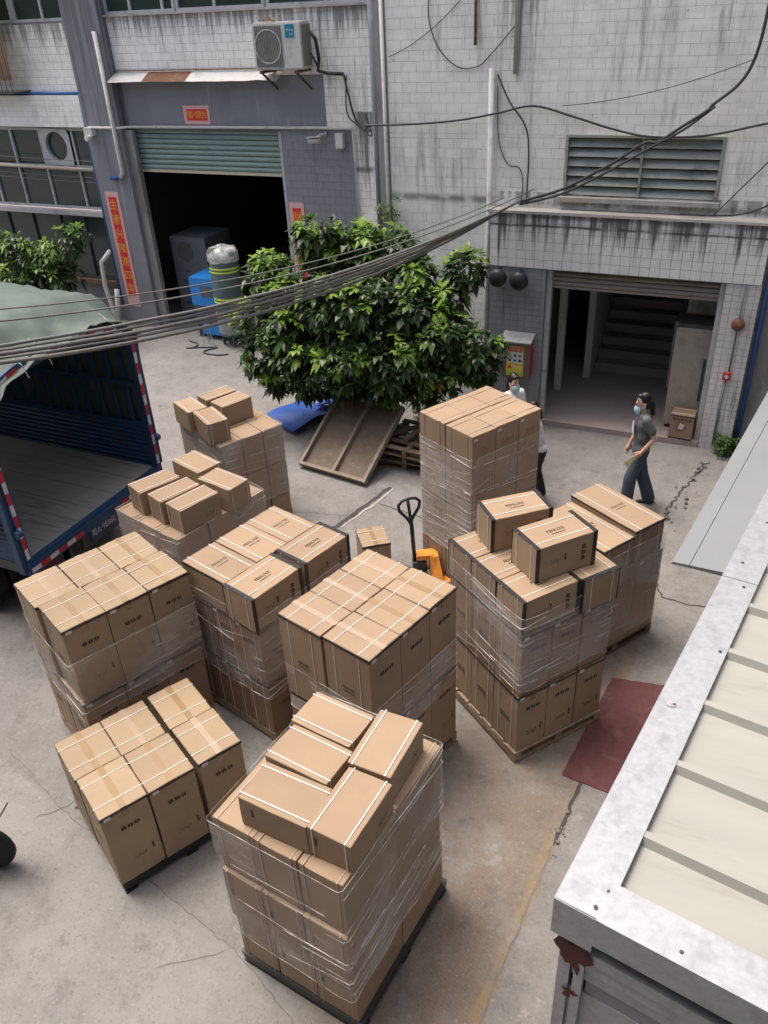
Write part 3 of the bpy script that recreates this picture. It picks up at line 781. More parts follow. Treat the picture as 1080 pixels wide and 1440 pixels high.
# shutter
so = MB().bb(-12.65, -8.97, 15.0, 15.04, 3.40, 3.46).build('roller_shutter', 'shutter_lip', fb)
for k in range(8):
    z = 3.46 + k * .10
    MB().tube([(-12.65, 15.03, z + .05), (-8.97, 15.03, z + .05)], .05, 8).build('shutter_slat', 'shutter_green', so)
MB().bb(-12.65, -12.57, 14.93, 15.0, 0, 4.24).build('door_rail', 'alu', fb)
MB().bb(-9.05, -8.97, 14.93, 15.0, 0, 4.24).build('door_rail', 'alu', fb)
# dark hall behind
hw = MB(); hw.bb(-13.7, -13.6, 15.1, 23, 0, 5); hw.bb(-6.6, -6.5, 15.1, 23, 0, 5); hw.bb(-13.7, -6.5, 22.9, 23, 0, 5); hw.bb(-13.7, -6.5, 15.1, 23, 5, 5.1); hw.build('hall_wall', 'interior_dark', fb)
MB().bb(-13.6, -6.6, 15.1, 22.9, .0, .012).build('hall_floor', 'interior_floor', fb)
under(fb, n0)
# rusty awning strip
aw = thing('awning_sheet', 'buckled strip of half-rusted sheet metal over the green shutter door', 'awning', (-10.7, 14.9, 5.2))
for i, (a, b, m) in enumerate(((-2.0, -1.15, 'white_paint'), (-1.15, -.1, 'rust'), (-.1, 1.95, 'white_paint'))):
    n = 10; P = []
    for j in range(3):
        P.append([(a + (b - a) * k / n, -.02 - .15 * j, .10 - .075 * j + (.03 * noise.noise(Vector((a + (b - a) * k / n * 2.2, 3, j))) if j else 0)) for k in range(n + 1)])
    MB().grid(P).build('sheet', m, aw, True)
MB().tube([(-2.1, -.05, .13), (2.0, -.05, .13)], .012, 6).build('edge_rod', 'rust', aw)
# bamboo drying cage, upper left
cg = thing('bamboo_screen', 'brown bamboo slat screen in a barred window cage high on the left', 'screen', (-15.8, 14.45, 5.0))
for k in range(16): MB().bb(-1.2 + .12 * k, -1.09 + .12 * k, -.02, .0, .22, 2.6).build('slat', 'bamboo', cg)
for k in range(14): MB().tube([(-1.2 + .145 * k, -.05, 0), (-1.2 + .145 * k, -.05, 2.6)], .008, 5).build('bar', 'dark_steel', cg)
for z in (.02, .3, 1.4): MB().tube([(-1.25, -.05, z), (.72, -.05, z)], .012, 5).build('rail', 'dark_steel', cg)
MB().bb(-1.25, .72, -.06, .44, -.04, -.005).build('tray', 'dark_steel', cg)
# air conditioner
ac = thing('air_conditioner', 'white outdoor air conditioner with grey fan grille and teal logo on the tiled wall', 'air conditioner', (-8.56, 14.9, 5.28))
b_ = bevel_box((1.0, .36, .74), .02, 2); me = bpy.data.meshes.new('casing'); b_.to_mesh(me); b_.free(); me.materials.append(MATS['white_paint']); cs = link('casing', me, ac, (0, -.32, .42))
MB().bb(-.44, .10, -.515, -.502, .10, .74).build('grille', 'grille_grey', ac)
for k in range(13): MB().bb(-.43 + .0425 * k, -.425 + .0425 * k, -.53, -.516, .11, .73).build('grille_bar', 'alu', ac)
MB().lathe([(.25, -.532), (.262, -.534), (.274, -.532)], (-.17, 0, .42), 28, 'Y').build('fan_ring', 'alu', ac)
MB().bb(.502, .506, -.48, -.16, .10, .74).build('side_plate', 'grille_grey', ac)
lg = MB().bb(.19, .37, -.508, -.5025, .55, .75).build('logo', 'logo_teal', ac)
o = link('lettering', text_mesh('Midea', .058, 'strap_white'), lg, (.285, -.5085, .665)); o.rotation_euler = (R(90), 0, 0)
o = link('lettering', text_mesh('美的', .045, 'strap_white'), lg, (.31, -.5085, .598)); o.rotation_euler = (R(90), 0, 0)
for x in (-.36, .36): MB().bar((x, -.004, .02), (x, -.56, .02), .04, .05).build('bracket', 'rust', ac); MB().bar((x, -.01, -.3), (x, -.5, 0), .03, .03).build('brace', 'dark_steel', ac)
MB().tube([(.55, -.25, .62), (.62, -.2, .5), (.62, -.12, .2), (.57, -.1, .0), (.75, -.06, -.05), (1.05, -.05, -.06)], .03, 8).build('hose', 'cable_black', ac, True)
MB().tube([(.56, -.3, .3), (.61, -.2, .1), (.6, -.1, -.03)], .018, 8).build('hose', 'cable_black', ac, True)
tw = MB(); 
for i in range(60):
    a = Vector((rnd.gauss(-.22, .09), -.34 + rnd.gauss(0, .06), .80)); d = Vector((rnd.gauss(0, .5), rnd.gauss(0, .5), rnd.uniform(.1, 1))).normalized() * rnd.uniform(.08, .22)
    tw.tube([a, a + d * .6, a + d + Vector((0, 0, -.04))], .004, 3)
tw_o = tw.build('dry_weed', 'wood'); tw_o.location = (-8.56, 14.9, 5.28); tw_o['kind'] = 'stuff'; tag(tw_o, 'tuft of dry weeds growing on top of the air conditioner', 'weeds')
# red new-year papers
sg = thing('door_banner', 'small red paper banner with four gold characters above the green shutter', 'banner', (-10.85, 14.885, 4.53))
MB().bb(-.31, .31, -.010, -.002, -.17, .17).build('border', 'paper_pink', sg); MB().bb(-.25, .25, -.0135, -.0105, -.105, .105).build('field', 'paper_red', sg)
for i, ch in enumerate('隆兴意生'):
    o = link('character', text_mesh(ch, .145, 'gold'), sg, (-.178 + .119 * i, -.0145, .0)); o.rotation_euler = (R(90), 0, 0)
def couplet(x, z0, z1, Y, chars, label, wdt=.36):
    L = z1 - z0
    c = thing('paper_couplet', label, 'couplet', (x, Y, z0))
    MB().bb(-wdt / 2, wdt / 2, -.008, -.002, 0, L).build('border', 'paper_pink', c); MB().bb(-wdt / 2 + .07, wdt / 2 - .07, -.0115, -.0085, .26, L - .11).build('field', 'paper_red', c)
    st = (L - .40) / len(chars)
    for i, ch in enumerate(chars):
        o = link('character', text_mesh(ch, .225, 'gold'), c, (0, -.0125, L - .14 - st * (i + .5))); o.rotation_euler = (R(90), 0, 0)
    return c
couplet(-13.30, .46, 3.02, 14.70, '生意兴隆通四海', 'long red vertical couplet with gold characters on the grey pilaster')
couplet(-8.77, .9, 2.95, 14.893, '财源茂盛达', 'red couplet half hidden by the leafy tree right of the shutter door', .34)
# cctv cameras and conduits on the factory
def cctv(x, z, label, rz):
    c = thing('security_camera', label, 'camera', (x, 14.88, z), rz)
    MB().lathe([(.0, -.36), (.045, -.355), (.05, -.2), (.045, -.12), (0, -.115)], (0, 0, -.02), 12, 'Y').build('barrel', 'white_paint', c, True)
    MB().bb(-.055, .055, -.38, -.11, .035, .05).build('sun_shield', 'white_paint', c)
    MB().tube([(0, .01, .08), (0, -.1, .08), (0, -.17, .03)], .018, 8).build('arm', 'white_paint', c)
    MB().lathe([(.045, -.02), (.045, .01), (0, .012)], (0, 0, .08), 12, 'Y').build('base', 'white_paint', c)
cctv(-7.98, 4.14, 'white bullet camera on the grey tiled wall right of the shutter door', R(-50))
cctv(-13.42, 4.10, 'white bullet camera on the grey pilaster left of the shutter door', R(20)) if False else None
jb = thing('junction_box', 'white upright junction box beside the bullet camera', 'box', (-7.66, 14.893, 4.12)); MB().bb(-.08, .08, -.10, 0, -.14, .12).build('housing', 'white_paint', jb); MB().bb(-.07, .07, -.108, -.101, -.12, .10).build('cover', 'pvc_white', jb)
jb = thing('motion_light', 'white floodlight box at the top of the grey pilaster', 'lamp', (-13.45, 14.70, 4.15)); MB().bb(-.12, .10, -.14, -.003, .0, .16).build('housing', 'white_paint', jb); MB().lathe([(0, -.26), (.06, -.25), (.05, -.14)], (.02, 0, -.03), 12, 'Y').build('lens', 'white_paint', jb)
pipe('conduit', 'long white conduit above the green shutter door', [(-13.5, 14.66, 4.30), (-12.68, 14.66, 4.30), (-12.6, 14.83, 4.30), (-7.4, 14.86, 4.33), (-7.36, 14.86, 2.6)], .026, 'pvc_white')
pipe('pvc_pipe', 'white plastic pipe with elbow running down the grey pilaster', [(-12.86, 14.66, 6.0), (-12.80, 14.62, 6.02), (-12.80, 14.62, 3.45), (-12.92, 14.66, 3.33)], .045, 'pvc_white')
pipe('valve_hose', 'short blue hose end below the white elbow pipe on the pilaster', [(-12.93, 14.655, 3.33), (-13.18, 14.65, 3.31)], .04, 'blue_pipe')
pipe('water_pipe', 'blue pipe crossing the white tiled band at the upper left', [(-17.8, 14.86, 4.96), (-14.9, 14.86, 4.93), (-13.66, 14.84, 4.91)], .04, 'blue_pipe')
pipe('water_pipe', 'blue pipe running down beside the red couplet', [(-13.66, 14.80, 4.9), (-13.66, 14.78, 4.2), (-13.68, 14.76, .4)], .05, 'blue_pipe')
pipe('gas_pipe', 'beige pipe crossing the strip windows below the fan panel', [(-17.8, 14.82, 3.50), (-13.55, 14.82, 3.42)], .04, 'shutter_lip')
pipe('white_hose', 'bent white hose standing beside the red couplet', [(-13.72, 14.72, 1.7), (-13.98, 14.66, 1.45), (-14.02, 14.64, .9), (-13.92, 14.62, .3), (-13.80, 14.6, .02)], .055, 'pvc_white')
pipe('white_hose', 'straight stub of white hose beside the bent white hose', [(-13.66, 14.60, .85), (-13.78, 14.56, .02)], .055, 'pvc_white')
for i, (z, r_) in enumerate(((3.62, .008), (3.28, .006), (3.18, .006))):
    pipe('wire', ('thin wire stretched above', 'thin wire stretched just below', 'lowest thin wire stretched below')[i] + ' the beige pipe across the windows', [Vector(p) for p in catenary((-17.8, 14.76, z + .12), (-13.5, 14.74, z), .03)], r_, 'cable_grey', 'wire', 5)

# ---- unseen building behind the camera and its wing, added to shade the cartons
ob = thing('shade_building', 'unseen plain grey building behind the viewpoint, with a wing, added to shade the cartons', 'building', (-3, -1.2, 0))
n0 = len(COL.objects)
wn_ = [(-13 + 2.6 * k, -11.4 + 2.6 * k, z, z + 1.3) for k in range(7) for z in (1.0, 4.4, 7.4)]
w = MB(); wall_holes(w, -15, 3.4, 0, 12, -1.45, -1.2, wn_); w.build('wall', 'render_grey', ob)
w = MB(); w.bb(3.41, 3.66, -1.2, 12.7, 0, 11); w.build('shade_wing', 'render_grey', ob)  # unseen wing, added to darken the carton sides that face the shed
for h in wn_: window(ob, h[0], h[1], h[2], h[3], -1.33, ((h[0] + h[1]) / 2,))
under(ob, n0)

# ------------------------------------------------------------------ the shed with the panel roof (right, close)
shed = thing('panel_shed', 'low shed with cream panel roof and galvanised edge flashing beside the yard', 'shed', (-.36, 2.43, 0), R(-9.7))
ZR = 2.6; LU, LV = 8.6, 3.4                      # local x into the shed, local y along the eave
for k in range(-1, 16):
    a = .62 + .55 * k; b = a + .55
    a0, b0 = max(a, .03), min(b, LU)
    if b0 - a0 < .05: continue
    P = MB(); n = 2
    prof = [(a0, -.012), (a0 + .012, -.012), (b0 - .085, -.012), (b0 - .062, .036), (b0 - .020, .036), (b0 - .002, -.006)]
    P.grid([[(x, y, ZR + z) for y, z in prof] for x in (.06, LV)])
    P.build('roof_panel', 'panel_cream', shed)
MB().bb(.03, LV, .03, LU, ZR - .09, ZR - .03).build('roof_core', 'panel_cream', shed)
# flashings: each overlaps the next, seams and screws as in the photograph
def flash(pts, name='flashing'):
    return pts
seams = [0, 3.02, 5.6, 8.6]
for i in range(3):
    a, b = seams[i], seams[i + 1]
    f = MB(); z = ZR + .043 + .004 * (i % 2)
    ax = a + .0
    f.add([(0, ax, z - .004), (.25, ax, z), (.25, b + .03, z), (0, b + .03, z - .004), (0, ax, z - .26), (0, b + .03, z - .26), (.25, ax, z - .03), (.25, b + .03, z - .03)],
          [(0, 1, 2, 3), (4, 0, 3, 5), (1, 6, 7, 2)])
    f.build('flashing', 'galvanised', shed)
ff = MB(); z = ZR + .051
ff.add([(.215, -.012, z - .004), (LV, -.012, z - .004), (LV, .215, z), (.215, .215, z), (.215, -.012, z - .22), (LV, -.012, z - .22), (.215, .215, z - .03), (LV, .215, z - .03)], [(0, 1, 2, 3), (4, 5, 1, 0), (3, 2, 7, 6)])
ff.build('flashing', 'galvanised', shed)
MB().bb(.0, .214, -.006, -.002, ZR - .24, ZR + .037).build('corner_flashing', 'galvanised', shed)
for (x, y) in ((.19, .05), (.215, .16), (.10, 1.55), (.21, 2.17), (.17, 2.95), (.09, 3.25), (.12, 3.9), (.6, .05), (1.2, .06)):
    MB().lathe([(0, .008), (.005, .007), (.006, .004), (.011, .003), (.011, 0)], (x, y, ZR + .046), 10).build('screw', 'dark_steel', shed)
MB().lathe([(0, .012), (.012, .010), (.018, .003), (.03, .001)], (.085, 1.55, ZR + .046), 9).build('patch', 'sealant', shed)
# walls and posts
MB().bb(.05, .10, .06, LU, 0, ZR - .1).build('side_wall', 'panel_grey', shed)
MB().bb(.10, LV, .05, .09, 0, ZR - .72).build('front_wall', 'galvanised', shed)
MB().bb(.05, .115, .02, .062, 0, ZR - .22).build('corner_post', 'galvanised', shed)
MB().bb(.14, .19, .01, .049, 0, ZR - .42).build('window_post', 'galvanised', shed)
for i, zz in enumerate((ZR - .30, ZR - .40, ZR - .50)):
    MB().bb(.12, LV, .018 + .012 * i, .06, zz - .085, zz).build('front_rail', 'galvanised', shed)
MB().bb(.20, LV, .055, .088, .9, ZR - .59).build('window_panel', 'shed_glass', shed)
for zz, s in ((ZR - .36, .10), (ZR - .72, .05)):
    poly = []
    for k in range(28):
        a = 2 * PI * k / 28; q = s * (.8 + .9 * noise.noise(Vector((math.cos(a) * 2.1, math.sin(a) * 2.1, zz * 3)))); poly.append((.13 + q * math.cos(a), zz + q * 1.25 * math.sin(a)))
    p = MB(); p.v = [(x, .0085 if zz > ZR - .5 else .0095, z) for x, z in poly] + [(.13, .0085 if zz > ZR - .5 else .0095, zz)]; p.f = [(k, (k + 1) % 28, 28) for k in range(28)]; p.build('primer_patch', 'primer_red', shed)
# lower grey awning panel beyond
for a, b, sk_ in ((-.48, -.343, 1), (-.337, .04, 0)):
    def zz_(x): return 2.26 + (x + .48) * .10
    g_ = MB(); f0, f1 = -.12 * (1 if sk_ else .75), -.12 * .75
    if not sk_: f1 = 0
    top = [(a, 3.55), (b, 3.55), (b + f1, 8.5), (a + f0, 8.5)]
    g_.add([(x, y, zz_(x) + .0) for x, y in top] + [(x, y, zz_(x) - .025) for x, y in top], [(0, 1, 2, 3), (7, 6, 5, 4), (0, 4, 5, 1), (2, 6, 7, 3), (3, 7, 4, 0), (1, 5, 6, 2)])
    g_.build('awning_panel', 'panel_grey', shed)
MB().bar((-.46, 3.62, 2.22), (.06, 3.62, 2.25), .04, .03).build('awning_batten', 'galvanised', shed)
for y in (4.8, 6.2, 8.2): MB().bar((-.45, y, 2.215), (.06, y, 2.245), .04, .04).build('awning_bracket', 'galvanised', shed)

# ------------------------------------------------------------------ maroon mat
mt = MB(); P = []
c4 = [Vector((-.86, 5.38)), Vector((-.33, 5.33)), Vector((-.13, 6.95)), Vector((-.67, 6.86))]
for i in range(25):
    row = []
    for j in range(9):
        a = c4[0].lerp(c4[1], j / 8); b = c4[3].lerp(c4[2], j / 8); p = a.lerp(b, i / 24)
        e = .012 if (i in (0, 24) or j in (0, 8)) else 0
        row.append((p.x + e * noise.noise(Vector((i * .9, j * .9, 1))), p.y + e * noise.noise(Vector((i * .9, j * .9, 7))), .014 + .006 * noise.noise(Vector((p.x * 4, p.y * 4, 0)))))
    P.append(row)
base = Vector((-.5, 6.1, 0)); P = [[(x - base.x, y - base.y, z) for x, y, z in r_] for r_ in P]
mt.grid(P); mt.grid([[(x, y, .001) for x, y, z in P[0]], P[0]])
mo = mt.build('floor_mat', 'mat_maroon'); mo.location = base; tag(mo, 'maroon carpet strip lying on the concrete beside the shed', 'mat')

# ------------------------------------------------------------------ cartons, pallets, film
ME = {}
def cached(k, fn):
    if k not in ME: ME[k] = fn()
    return ME[k]
def box_me(d, m, var=0):
    def f():
        b = bevel_box(d, .006, 1); bmesh.ops.translate(b, verts=b.verts, vec=(0, 0, d[2] / 2))
        # soft uneven faces: push the middle of each side a little
        bmesh.ops.subdivide_edges(b, edges=[e for e in b.edges if e.calc_length() > .2], cuts=3, use_grid_fill=True)
        for v_ in b.verts:
            q = v_.co * 4 + Vector((var * 13.7, d[0] * 31, d[2] * 17))
            for i in range(3):
                o_ = v_.co[i] - (d[2] / 2 if i == 2 else 0)
                if abs(o_) > d[i] / 2 - .001: v_.co[i] -= math.copysign(.0075 * max(0, noise.noise(q + Vector((i * 7, 0, 0))) + .15), o_)
            cr_ = sum(abs(v_.co[i] - (d[2] / 2 if i == 2 else 0)) > d[i] / 2 - .012 for i in range(3))
            if cr_ == 3: v_.co -= (v_.co - Vector((0, 0, d[2] / 2))).normalized() * (.012 * max(0, noise.noise(q * 3)))
        me = bpy.data.meshes.new('carton_body'); b.to_mesh(me); b.free(); me.materials.append(MATS[m]); return me
    return cached(('b', d, m, var), f)
def loop_me(d, along, off, w=.0085, t=.003, sm='strap_white'):
    """a strap loop round the carton, in the plane of `along` (x or y) and z"""
    def f():
        mb = MB(); X, Y, Z = d; e = t
        if along == 'x':
            mb.box((0, off, Z + e / 2), (X + 2 * e, w, e)); mb.box((-X / 2 - e / 2, off, Z / 2), (e, w, Z)); mb.box((X / 2 + e / 2, off, Z / 2), (e, w, Z))
        else:
            mb.box((off, 0, Z + e / 2), (w, Y + 2 * e, e)); mb.box((off, -Y / 2 - e / 2, Z / 2), (w, e, Z)); mb.box((off, Y / 2 + e / 2, Z / 2), (w, e, Z))
        return mb.mesh('strap', sm)
    return cached(('s', d, along, round(off, 3), w, sm), f)
def tape_me(d, along, m):
    def f():
        mb = MB(); X, Y, Z = d; w, e = .055, .0012
        if along == 'y': mb.box((0, 0, Z + e / 2), (w, Y + 2 * e, e)); mb.box((0, -Y / 2 - e / 2, Z - .05), (w, e, .10)); mb.box((0, Y / 2 + e / 2, Z - .05), (w, e, .10))
        else: mb.box((0, 0, Z + e / 2), (X + 2 * e, w, e)); mb.box((-X / 2 - e / 2, 0, Z - .05), (e, w, .10)); mb.box((X / 2 + e / 2, 0, Z - .05), (e, w, .10))
        return mb.mesh('tape', m)
    return cached(('t', d, along, m), f)
def rim_me(d, h=.028):
    def f():
        mb = MB(); X, Y, Z = d; e = .0035; z = Z - h / 2 - .006
        mb.box((0, -Y / 2 - e / 2, z), (X + 2 * e, e, h)); mb.box((0, Y / 2 + e / 2, z), (X + 2 * e, e, h)); mb.box((-X / 2 - e / 2, 0, z), (e, Y, h)); mb.box((X / 2 + e / 2, 0, z), (e, Y, h))
        return mb.mesh('edge_band', 'black_film')
    return cached(('r', d, h), f)
def ends_me(d, axis, w=.04):
    """black corner boards along the edges of one end of a lying carton"""
    def f():
        out = []
        for s in (-1, 1):
            mb = MB(); X, Y, Z = d; e = .004
            if axis == 'x':
                x = s * (X / 2 - w / 2)
                mb.box((x, 0, Z + e / 2), (w, Y + 2 * e, e)); mb.box((x, -Y / 2 - e / 2, Z / 2), (w, e, Z)); mb.box((x, Y / 2 + e / 2, Z / 2), (w, e, Z))
            else:
                y = s * (Y / 2 - w / 2)
                mb.box((0, y, Z + e / 2), (X + 2 * e, w, e)); mb.box((-X / 2 - e / 2, y, Z / 2), (e, w, Z)); mb.box((X / 2 + e / 2, y, Z / 2), (e, w, Z))
            out.append(mb.mesh('end_band', 'black_film'))
        return out
    return cached(('e', d, axis), f)
TXT = cached('txt', lambda: text_mesh('FENUXE', .05, 'ink'))
TXT_SMALL = cached('txt2', lambda: text_mesh('FENUXE', .036, 'ink'))
def subline():
    mb = MB(); x = -.065
    for k in range(7):
        w_ = .012 + .004 * (k % 3); mb.box((x + w_ / 2, 0, 0), (w_, .011 - .002 * (k % 2), .001)); x += w_ + .005
    return mb.mesh('subline', 'ink')
SUB = subline()
def icon_me(k, s=.036):
    mb = MB(); h, w_ = s / 2, s * .58; i_ = .20 + .05 * k
    o_ = [(-w_, -h), (w_, -h), (w_, h), (-w_, h)]; q = [(x * i_, z * (i_ + .25)) for x, z in o_]
    mb.v = [(x, 0, z) for x, z in o_] + [(x, 0, z) for x, z in q]
    mb.f = [(0, 1, 5, 4), (1, 2, 6, 5), (2, 3, 7, 6), (3, 0, 4, 7)]
    return mb.mesh('handling_mark', 'ink')
ICONS = [icon_me(k) for k in range(3)]
def speclabel():
    mb = MB()
    for i in range(5):
        for j in range(3):
            if (i * 3 + j * 5) % 7 < 5: mb.box((-.07 + .024 * i, 0, -.02 + .018 * j), (.017, .001, .008))
    return mb.mesh('spec_print', 'ink_faint')
SPEC = speclabel()
BAR = (lambda: (lambda mb: ([mb.box((0, 0, -.03 + .012 * k), (.016, .001, .009)) for k in range(6)], mb.mesh('code_print', 'ink'))[1])(MB()))()
STICK = MB().box((0, 0, 0), (.055, .0014, .03)).mesh('corner_sticker', 'sticker')
def face(o, f, d, a, b, e=.003):
    """put a flat print on face f ('-y','-x','t') of a carton of size d at fractions a (sideways) and b (up)"""
    if f == '-y': o.location = (a * d[0], -d[1] / 2 - e, b * d[2]); o.rotation_euler = (0, 0, 0)
    if f == '-x': o.location = (-d[0] / 2 - e, -a * d[1], b * d[2]); o.rotation_euler = (0, 0, -PI / 2)
def carton(d, loc, rz, style, label, group, m='card_tan', cat='carton', icon='-y', printed=True, z_label=True, sm='strap_white'):
    d = tuple(round(x, 3) for x in d)
    c = thing('carton', label, cat, loc, rz, group)
    link('carton_body', box_me(d, m, rnd.randrange(4)), c)
    X, Y, Z = d
    if style == 'tall':            # straps over the top along x, tape along y, dark band round the lid
        for s in (-.27, .27): link('strap', loop_me(d, 'x', s * Y), c)
        link('tape', tape_me(d, 'y', 'tape_brown' if rnd.random() < .7 else 'tape_clear'), c)
        link('edge_band', rim_me(d), c)
        if printed:
            for k in range(3):
                o = link('handling_mark', ICONS[k], c); face(o, icon, d, .02 + (k - 1) * .058 / (X if icon == '-y' else Y), .73, .0022)
            o = link('corner_sticker', STICK, c); face(o, icon, d, -.36, .955, .0055)
            oth = '-x' if icon == '-y' else '-y'
            o = link('lettering', TXT_SMALL, c); face(o, oth, d, 0, .50, .0022); o.rotation_euler = (R(90), 0, -PI / 2 if oth == '-x' else 0)
            o = link('subline', SUB, c); face(o, oth, d, 0, .455, .0022); o.rotation_euler = (R(90), 0, -PI / 2 if oth == '-x' else 0)
            if z_label:
                o = link('spec_print', SPEC, c); face(o, icon, d, .08, .27, .0022)
                o = link('code_print', BAR, c); face(o, icon, d, .33, .31, .0022)
    elif style == 'lying':         # long axis x, black end bands, print on top
        ax = 'x' if X >= Y else 'y'
        for e_ in ends_me(d, ax): link('end_band', e_, c)
        off = (Y if ax == 'x' else X) * .30
        for s in (-1, 1): link('strap', loop_me(d, ax, s * off, .010, sm=sm), c)
        if printed:
            o = link('lettering', TXT, c, (0, .0, Z + .0012), 0 if ax == 'x' else PI / 2)
            o = link('subline', SUB, c, (0, -.045, Z + .0012) if ax == 'x' else (.045, 0, Z + .0012), 0 if ax == 'x' else PI / 2)
            for k in range(3):
                o = link('handling_mark', ICONS[k], c)
                o.location = (X * .28, -Y / 2 - .0022, Z * .5 + (k - 1) * .06); o.rotation_euler = (0, PI / 2, 0)
            o = link('code_print', BAR, c); o.location = (-X * .02, -Y / 2 - .0022, Z * .55)
            o = link('spec_print', SPEC, c); o.location = (-X * .14, -Y / 2 - .0022, Z * .5)
    elif style == 'cross':         # lying carton strapped across the short way, lettering on top
        ax = 'y' if Y >= X else 'x'
        off = (X if ax == 'y' else Y) * .33
        for s in (-1, 1): link('strap', loop_me(d, ax, s * off, .0105), c)
        link('edge_band', rim_me(d, .022), c)
        o = link('lettering', TXT, c, (0, 0, Z + .0012), 0); link('subline', SUB, c, (0, -.05, Z + .0012), 0)
    elif style == 'small':         # plain carton with two straps near the long edges
        ax = 'x' if X >= Y else 'y'
        off = (Y if ax == 'x' else X) * .37
        for s in (-1, 1): link('strap', loop_me(d, ax, s * off, .010, sm=sm), c)
        if printed:
            o = link('code_print', BAR, c); face(o, '-x', d, -.3, .6, .0022)
            o = link('spec_print', SPEC, c); face(o, '-y', d, .25, .35, .0022)
    elif style == 'plain':
        for s in (-.3, .3): link('strap', loop_me(d, 'x', s * Y, .012, sm=sm), c)
        if printed:
            o = link('spec_print', SPEC, c); face(o, '-y', d, .1, .8, .0022); o.scale = (1.4, 1, 1.4)
            o = link('corner_sticker', STICK, c); face(o, '-y', d, -.36, .95, .003)
    return c
class Stack:
    def __init__(s, F, ang, w, d):
        s.F = Vector((*F, 0)); s.t = R(ang); s.w, s.d = w, d
        s.a = Vector((math.cos(s.t), math.sin(s.t), 0)); s.b = Vector((-math.sin(s.t), math.cos(s.t), 0))
    def at(s, u, v, z=0): return s.F + s.a * u + s.b * v + Vector((0, 0, z))
    def put(s, u, v, z, d, style, label, group, jit=.6, pos=None, **k):
        if pos:
            i, ni, j, nj = pos
            label += ', ' + ('shed side' if j == 0 else 'truck side' if j == nj - 1 else 'middle row') + ', ' + ('open end' if i == 0 else 'building end' if i == ni - 1 else 'middle')
        p = s.at(u, v, z) + Vector((rnd.uniform(-.004, .004), rnd.uniform(-.004, .004), 0))
        return carton(d, p, s.t + R(rnd.uniform(-jit, jit)), style, label, group, **k)
def wood_pallet(st, label, w=None, d=None, m='wood', u0=0, v0=0):
    w, d = w or st.w, d or st.d
    p = thing('wooden_pallet', label, 'pallet', st.at(u0 + w / 2, v0 + d / 2), st.t, 'wooden pallets under the cartons')
    bw = d / 7.6
    dk = cached(('deck', round(w, 2), round(bw, 3), m), lambda: MB().box((0, 0, 0), (w, bw, .02)).mesh('deck_board', m))
    for k in range(6): link('deck_board', dk, p, (rnd.uniform(-.006, .006), -d / 2 + bw / 2 + k * (d - bw) / 5, .128))
    sg_ = cached(('str', round(d, 2), m), lambda: MB().box((0, 0, 0), (.08, d, .085)).mesh('stringer', m))
    for x in (-w / 2 + .04, 0, w / 2 - .04): link('stringer', sg_, p, (x, 0, .0745))
    bb_ = cached(('bot', round(w, 2), m), lambda: MB().box((0, 0, 0), (w, .09, .02)).mesh('bottom_board', m))
    for y in (-d / 2 + .05, 0, d / 2 - .05): link('bottom_board', bb_, p, (0, y, .0215))
    return p
def plastic_pallet(st, label, w, d, u0=0, v0=0):
    p = thing('plastic_pallet', label, 'pallet', st.at(u0 + w / 2, v0 + d / 2), st.t, 'black plastic pallets')
    MB().box((0, 0, .122), (w, d, .032)).build('deck', 'black_plastic', p)
    for x in (-w / 2 + .06, 0, w / 2 - .06): 
        f = MB(); f.box((x, 0, .012), (.11, d, .024)); f.build('runner', 'black_plastic', p)
        for y in (-d / 2 + .07, -d / 4 + .02, 0, d / 4 - .02, d / 2 - .07): MB().box((x, y, .065), (.10, .10, .082)).build('foot_block', 'black_plastic', p)
    for y in (-d / 2 + .015, d / 2 - .015): MB().box((0, y, .075), (w - .02, .02, .060)).build('skirt', 'black_plastic', p)
    for x in (-w / 2 + .012, w / 2 - .012): MB().box((x, 0, .072), (.018, d - .06, .05)).build('skirt', 'black_plastic', p)
    for x in [-w / 2 + .04 + k * (w - .08) / 11 for k in range(12)]:
        for s in (-1, 1): MB().box((x, s * (d / 2 + .004), .122), (.05, .008, .022)).build('rib', 'black_plastic', p)
    return p
